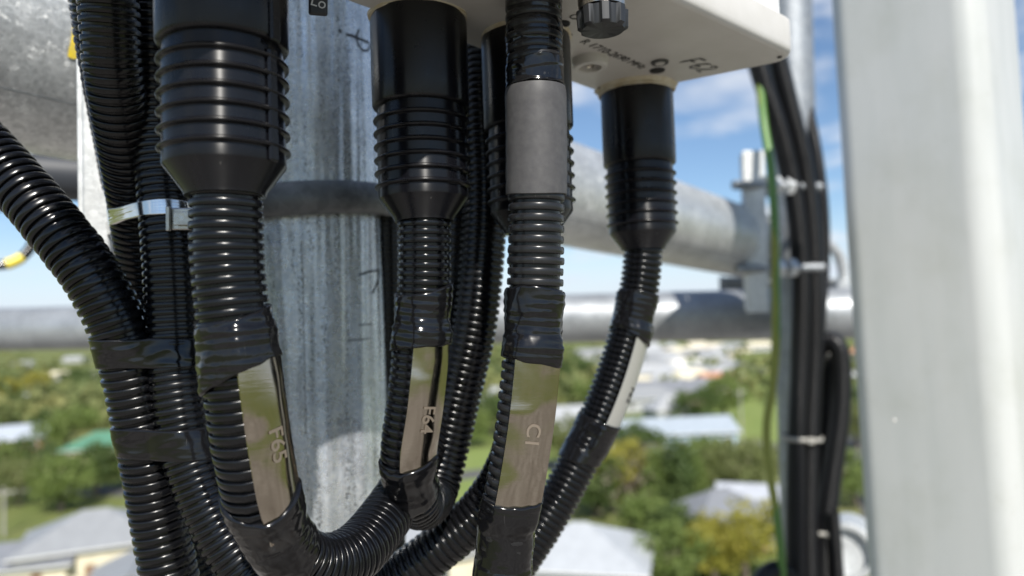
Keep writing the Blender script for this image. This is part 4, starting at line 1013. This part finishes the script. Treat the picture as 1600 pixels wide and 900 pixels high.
# F62
p62, t62 = conduit_thing('rightmost corrugated conduit with pale label F62, sloping down to the left',
    [(1005, 376, .476), (1002, 430, .476), (990, 490, .476), (970, 560, .475), (945, 630, .472), (914, 700, .468), (878, 770, .464), (836, 840, .46), (790, 905, .457), (735, 970, .455)], r=.0127, seam=.35)
tagged(p62, t62, .0127, [(458, 528, .003, .004), (652, 722, .002, .003)], (515, 690), 66, .0195, 'F62', 605, m=M_LABEL, size=.0075, ink=M_INK, name='pale_tag', label='pale label strip printed F62')
# left bundle
pa, ta = conduit_thing('corrugated conduit entering from the left edge and bending down into the bundle',
    [(-90, 170, .36), (-40, 214, .36), (0, 256, .36), (70, 336, .356), (144, 432, .355), (188, 520, .358), (208, 600, .362), (229, 700, .366), (246, 800, .37), (265, 900, .37), (285, 1000, .37)], r=.0136, pitch=.0048, depth=.0017, seam=2.6)
pb1, tb1 = conduit_thing('corrugated conduit at the top left, running down the middle of the bundle',
    [(165, -60, .335), (170, 0, .338), (176, 100, .345), (191, 200, .362), (207, 300, .385), (219, 400, .402), (223, 500, .412), (228, 600, .412), (244, 700, .412), (276, 800, .412), (303, 900, .412), (330, 1000, .412)], seam=.9)
pb2, tb2 = conduit_thing('corrugated conduit beside the nearest boot, right side of the bundle',
    [(234, -60, .37), (238, 50, .37), (243, 150, .37), (252, 250, .37), (266, 400, .366), (271, 500, .365), (277, 600, .362), (294, 700, .36), (330, 800, .357), (377, 880, .354), (445, 960, .352)], seam=.5)
pb0, tb0 = conduit_thing('corrugated conduit at the far left, mostly hidden behind the bundle',
    [(143, -60, .372), (151, 0, .378), (162, 80, .39), (182, 200, .415), (200, 320, .438), (212, 500, .46), (230, 700, .47), (270, 900, .47)])
# thin conduit right of the pole
pt_, tt_ = conduit_thing('thin black conduit running down just right of the galvanised pole',
    [(606, 330, .50), (608, 450, .50), (611, 600, .50), (613, 750, .50), (616, 960, .50)], r=.0085, pitch=.0032, depth=.0009, ns=28)

def hull(pts):
    pts = sorted(set((round(float(x), 7), round(float(y), 7)) for x, y in pts))
    def half(ps):
        h = []
        for p in ps:
            while len(h) > 1 and (h[-1][0] - h[-2][0]) * (p[1] - h[-2][1]) - (h[-1][1] - h[-2][1]) * (p[0] - h[-2][0]) <= 0: h.pop()
            h.append(p)
        return h
    a, b = half(pts), half(pts[::-1]); return a[:-1] + b[:-1]
def band(name, conds, py0, py1, ref, mat_, parent, off=.0006, wr=.0008, nl=26, n=160, seed=0, tilt=0.0, sag=.35):
    z0, z1 = ref.C[np.argmax(ref.py >= py0), 2], ref.C[np.argmax(ref.py >= py1), 2]; V = []
    for i in range(nl):
        z = z0 + (z1 - z0) * i / (nl - 1); pts = []
        for p, r in conds:
            c = p.at_z(z); e = off if 0 < i < nl - 1 else -.0016
            k = np.argmax(p.C[:, 2] <= z); T = p.T[k]; hz = np.array((T[0], T[1])); sn = np.linalg.norm(hz); st_ = 1 / max(.5, abs(T[2]))
            hd = hz / sn if sn > 1e-4 else np.array((1, 0)); hp = np.array((-hd[1], hd[0]))
            for a in np.linspace(0, 2 * pi, 40, endpoint=False):
                q = hd * cos(a) * (r + e) * st_ + hp * sin(a) * (r + e); pts.append((c[0] + q[0], c[1] + q[1]))
        h = np.array(hull(pts)); cen = h.mean(0); h2 = np.vstack([h, h[:1]]); L = np.concatenate([[0], np.cumsum(np.linalg.norm(np.diff(h2, axis=0), axis=1))])
        # start where the hull is furthest from the camera so rings line up
        st0 = np.argmax(h[:, 1]); h2 = np.vstack([np.roll(h, -st0, 0), np.roll(h, -st0, 0)[:1]]); L = np.concatenate([[0], np.cumsum(np.linalg.norm(np.diff(h2, axis=0), axis=1))])
        s = np.linspace(0, L[-1], n, endpoint=False); X = np.interp(s, L, h2[:, 0]); Y = np.interp(s, L, h2[:, 1])
        for x, y in zip(X, Y):
            dv_ = np.array((x, y)) - cen; dl = np.linalg.norm(dv_); dn = dv_ / dl; gap = 0
            for p, r in conds:
                pass
            dmin = min(np.linalg.norm(np.array((x, y)) - p.at_z_cache[i][:2]) - r for p, r in conds) if False else 0
            w = wr * (1.0 * (.3 - abs(N3(x * 55 + seed, y * 55, z * 150))) + .25 * N3(x * 120, y * 120 + seed, z * 200) + 1.0 * N3(x * 40, y * 40, z * 60 + seed))
            # the tape dips between the tubes
            near_ = min(math.hypot(x - c0[0], y - c0[1]) - r for (c0, r) in [(p.at_z(z), r) for p, r in conds])
            w -= sag * max(0, near_ - off - .0004)
            zz = z + tilt * (x - cen[0]) + .0009 * N3(x * 50, y * 50, seed + (i > nl / 2) * 5)
            V.append((x + dn[0] * w, y + dn[1] * w, zz))
    V = np.array(V); Fc = grid_faces(nl, n)
    return mk(name, V, Fc[:, ::-1].copy(), mat_, parent)
tb = thing('tape_band', 'upper band of black tape binding the left conduit bundle', 'tape', Vector(pa.C[pa.C.shape[0] // 2]), 0, 'tape bands around the bundle')
band('band', [(pa, .0136), (pb1, CRAD), (pb2, CRAD)], 528, 575, pa, M_TAPE, tb, seed=2.2, wr=.0010, tilt=-.02)
tb = thing('tape_band', 'lower band of black tape binding the left conduit bundle', 'tape', Vector(pa.C[pa.C.shape[0] // 2]), 0, 'tape bands around the bundle')
band('band', [(pa, .0136), (pb1, CRAD), (pb2, CRAD)], 664, 712, pa, M_TAPE, tb, seed=7.9, wr=.0010, tilt=-.03)
sp_ = thing('steel_strap', 'shiny stainless strap with buckle around the upright conduits', 'strap', Vector(pb1.at_z(P(240, 340, .38).z)))
band('strap_band', [(pb1, CRAD), (pb2, CRAD), (pb0, CRAD)], 330, 355, pb1, M_STRAP, sp_, off=.0004, wr=.0001, seed=1, sag=.1)
bc = P(284, 342, .3485); bx = (RIGHT * .97 - FWD * .1).normalized(); bzv = bx.cross(UP).normalized()
box('buckle', bc + FWD * .001, bx, UP, bzv, .0062, .0054, .0010, M_BUCK, sp_, .0008)
box('buckle_ear', bc - bx * .0062 - FWD * .0012, bx, UP, bzv, .0010, .0060, .0010, M_BUCK, sp_, .0006)
box('strap_tail', bc + bx * .002 - FWD * .0019, bx, UP, bzv, .005, .0032, .0006, M_BUCK, sp_, .0003)
# thin stray hair of tie wire between conduits
# ================================================================== RIGHT HAND ASSEMBLY
def tube(name, path, r, mat_, parent, ns=20, s0=0, s1=None, step=.004):
    s1 = path.L if s1 is None else s1; s = np.arange(s0, s1, step); TH = np.linspace(0, 2 * pi, ns, endpoint=False)
    V = sweep(path, np.repeat(s[:, None], ns, 1), np.full((len(s), ns), r), TH[None]).reshape(-1, 3)
    return mk(name, V, grid_faces(len(s), ns), mat_, parent)
RK = 1.42
P0_ = P
def P(px, py, d): return P0_(px, py, d * RK)
r0, r1 = P(1228, -150, 1.14), P(1262, 1050, 1.14)
rp_ = thing('support_pipe', 'grey upright pipe behind the strapped black cables at right', 'pipe', r1)
rl = (r1 - r0).length
lathe('pipe_tube', r1, r0 - r1, [(0, .03 * RK), (0, .034 * RK), (rl, .034 * RK), (rl, .03 * RK)], M_GALVD, rp_, 48)
gR = 'black cables strapped to the upright pipe'
def cable(label, pts, r=.0135, corr=True):
    p = Path(pts, ds=.001); t = thing('strapped_cable', label, 'cable', Vector(p.C[-1]), 0, gR)
    corrugated('tube', p, r * RK, M_CABLE, t, .0055, .0016, 28)
    return p, t
cable('left black cable curving from under the antenna to the upright pipe', [(1168, 40, .98), (1188, 115, .99), (1213, 190, 1.0), (1233, 270, 1.02), (1246, 350, 1.03), (1252, 450, 1.04), (1250, 560, 1.05), (1245, 680, 1.05), (1243, 800, 1.05), (1244, 960, 1.05)])
cable('second black cable close beside the left curving one', [(1198, 30, .99), (1218, 105, 1.0), (1238, 185, 1.01), (1257, 270, 1.03), (1268, 360, 1.04), (1272, 460, 1.05), (1271, 560, 1.06), (1266, 680, 1.06), (1264, 800, 1.06), (1266, 960, 1.06)])
cable('slim black cable bulging right of the pair near the pipe clamp', [(1262, 170, 1.12), (1276, 240, 1.1), (1286, 320, 1.09), (1288, 400, 1.09), (1284, 470, 1.1), (1278, 560, 1.12)], r=.0085)
cable('black cable loop rising to a rounded top beside the white panel', [(1268, 600, 1.10), (1276, 555, 1.09), (1292, 530, 1.08), (1307, 536, 1.07), (1314, 570, 1.07), (1314, 640, 1.07), (1305, 710, 1.07), (1294, 790, 1.07), (1288, 860, 1.07), (1288, 960, 1.07)], r=.0140)
cable('black cable hanging inside the looped one at right', [(1290, 560, 1.11), (1288, 640, 1.11), (1282, 720, 1.11), (1276, 800, 1.11), (1274, 960, 1.11)], r=.0135)
cable('short black cable end at the bottom right of the cables', [(1302, 800, 1.05), (1306, 850, 1.05), (1314, 960, 1.05)], r=.0085)
pe = Path([(1186, 120, .99), (1193, 190, .98), (1204, 260, .96), (1210, 340, .955), (1212, 440, .955), (1212, 540, .96), (1206, 610, .97), (1198, 660, .98), (1200, 720, .99), (1211, 790, 1.0), (1220, 860, 1.0), (1224, 960, 1.0)], ds=.001)
te = thing('earth_wire', 'green and yellow earth wire hanging beside the strapped cables', 'wire', Vector(pe.C[-1]))
tube('wire', pe, .0056 * RK, M_EARTH, te)
def tie(px0, px1, py, d, label):
    a, b = P(px0, py, d), P(px1, py + 2, d); t = thing('cable_tie', label, 'cable tie', a, 0, 'pale cable ties around the black cables')
    c = (a + b) / 2; xx = (b - a).normalized(); hw = (b - a).length / 2; V = []; Fc = []; n = 40
    for i in range(n):
        an = 2 * pi * i / n; e = 2.6
        cx = abs(cos(an)) ** (2 / e) * (1 if cos(an) > 0 else -1); sy = abs(sin(an)) ** (2 / e) * (1 if sin(an) > 0 else -1)
        q = c + xx * hw * cx + FWD * (.020 * sy + .006) * RK
        for k in (-1, 1): V.append(q + UP * .0030 * RK * k)
    for i in range(n): j = (i + 1) % n; Fc.append((2 * i, 2 * i + 1, 2 * j + 1, 2 * j))
    o = mk('tie_loop', V, Fc, M_TIE, t); md = o.modifiers.new('s', 'SOLIDIFY'); md.thickness = .0012
    box('tie_head', c - FWD * .021 + xx * .006, xx, UP, xx.cross(UP), .006, .006, .004, M_TIE, t, .0008)
tie(1226, 1286, 684, 1.05, 'upper pale cable tie around the paired black cables')
tie(1262, 1308, 829, 1.07, 'lower pale cable tie around the looped black cables')
tie(1284, 1322, 556, 1.085, 'pale cable tie near the rounded top of the cable loop')
# clamp: two plates on the pipe end, threaded rods and nuts
cl = thing('pipe_clamp', 'galvanised clamp plates with bolts joining big pipe to upright pipe', 'clamp', P(1185, 490, 1.06))
yv = (P(1184, 485, 1.06) - P(1176, 240, 1.06)).normalized(); zn = (RIGHT * .93 + FWD * .36); zn = (zn - yv * zn.dot(yv)).normalized(); xx = yv.cross(zn).normalized()
box('front_flange', P(1180, 362, 1.0), (RIGHT - yv * RIGHT.dot(yv)).normalized(), yv, (RIGHT - yv * RIGHT.dot(yv)).normalized().cross(yv), .021, .157, .005, M_ZINC, cl, .002)
box('plate', P(1174, 362, 1.03), xx, yv, zn, .022, .1565, .006, M_ZINC, cl, .002)
box('plate', P(1240, 385, 1.16), xx, yv, zn, .056, .125, .007, M_GALV, cl, .002)
for (bx0, by) in ((1196, 292), (1200, 424)):
    s_ = P(bx0 - 50, by - 3, .985)
    lathe('threaded_rod', s_, zn, [(0, .0003), (0, .0084), (.003, .0094)] + [(.006 + .003 * k, .0094 - .0011 * (k % 2)) for k in range(70)], M_GALVD, cl, 16)
    for off_ in (.090, .122): 
        lathe('nut', s_ + zn * off_ , zn, [(0, .006), (0, .0178), (.0015, .0192), (.0155, .0192), (.017, .0178), (.017, .006)], M_GALV, cl, 6)
    lathe('washer', s_ + zn * .085, zn, [(0, .006), (0, .023), (.004, .023), (.004, .006)], M_GALV, cl, 28)
# U-bolt on the far side
ub = thing('u_bolt', 'pale curved steel U bolt between the cables and the white panel', 'bolt', P(1300, 440, 1.25))
pu = Path([(1288, 380, 1.22), (1300, 385, 1.23), (1312, 402, 1.24), (1318, 430, 1.25), (1318, 470, 1.25)], ds=.001)
tube('bent_bar', pu, .0125, M_GALV, ub)
for (nx, ny) in ((1318, 440), (1318, 462)): lathe('nut', P(nx, ny, 1.25), -UP, [(0, .006), (0, .019), (.014, .019), (.014, .006)], M_GALV, ub, 6)
# platform edge angle
bm_ = thing('platform_beam', 'dark grey steel angle beam below the big pipe end', 'beam', P(1128, 452, 1.34))
a, b = P(1124, 436, 1.40), P(1420, 440, 1.32); xx = (b - a).normalized(); uu = (UP - xx * UP.dot(xx)).normalized(); ff = xx.cross(uu)
box('flange', (a + b) / 2, xx, uu, ff, (b - a).length / 2, .006, .064, M_GALVD, bm_, .001)
box('web', (a + b) / 2 - uu * .0345, xx, uu, ff, (b - a).length / 2, .028, .005, M_GALVD, bm_, .001)
box('hanger', P(1142, 492, 1.38), xx, uu, ff, .009, .064, .009, M_GALVD, bm_, .001)
# round galvanised pipe end at bottom right
pe_ = thing('pipe_end', 'round pale galvanised pipe end at the bottom beside the white panel', 'pipe', P(1322, 850, 1.2))
lathe('tube', P(1322, 862, 1.2), (FWD + RIGHT * .5 - UP * .2), [(.25, .065), (0, .065), (-.003, .062), (-.003, .052), (.02, .051), (.02, .0005)], M_GALV, pe_, 48)
# dark blurred conduit bend at the bottom
cable('dark conduit bend at the bottom edge left of the strapped cables', [(1180, 925, 1.0), (1197, 898, 1.0), (1215, 890, 1.01), (1234, 905, 1.02), (1244, 950, 1.03)], r=.0130)

P = P0_
# --- white panel antenna at right
w0, w1 = P(1428, -120, 1.02), P(1512, 1040, .96)
axw = (w1 - w0).normalized(); yaw_ = radians(-52)
hx = (RIGHT * cos(yaw_) + FWD * sin(yaw_)); hx = (hx - axw * hx.dot(axw)).normalized(); hy = axw.cross(hx)
def rrect(a, b, r, n=10):
    pts = []
    for cx, cy, s in ((a - r, b - r, 0), (-a + r, b - r, pi/2), (-a + r, -b + r, pi), (a - r, -b + r, 1.5 * pi)):
        for k in range(n): t = s + pi/2 * k / (n - 1); pts.append((cx + r * cos(t), cy + r * sin(t)))
    return pts
wp = thing('white_panel', 'tall white panel antenna filling the right side, out of focus', 'antenna', w1)
prof = rrect(.096, .078, .032, 14)
rings = []
for k in range(2): c = w0 + (w1 - w0) * k; rings.append([c + hx * x + hy * y for x, y in prof])
loft('shell', rings, M_POST, wp)
lathe('rivet', P(1396, 656, .885), -FWD, [(0, .002), (.003, .002), (.0035, .0002)], M_ANT, wp, 12)
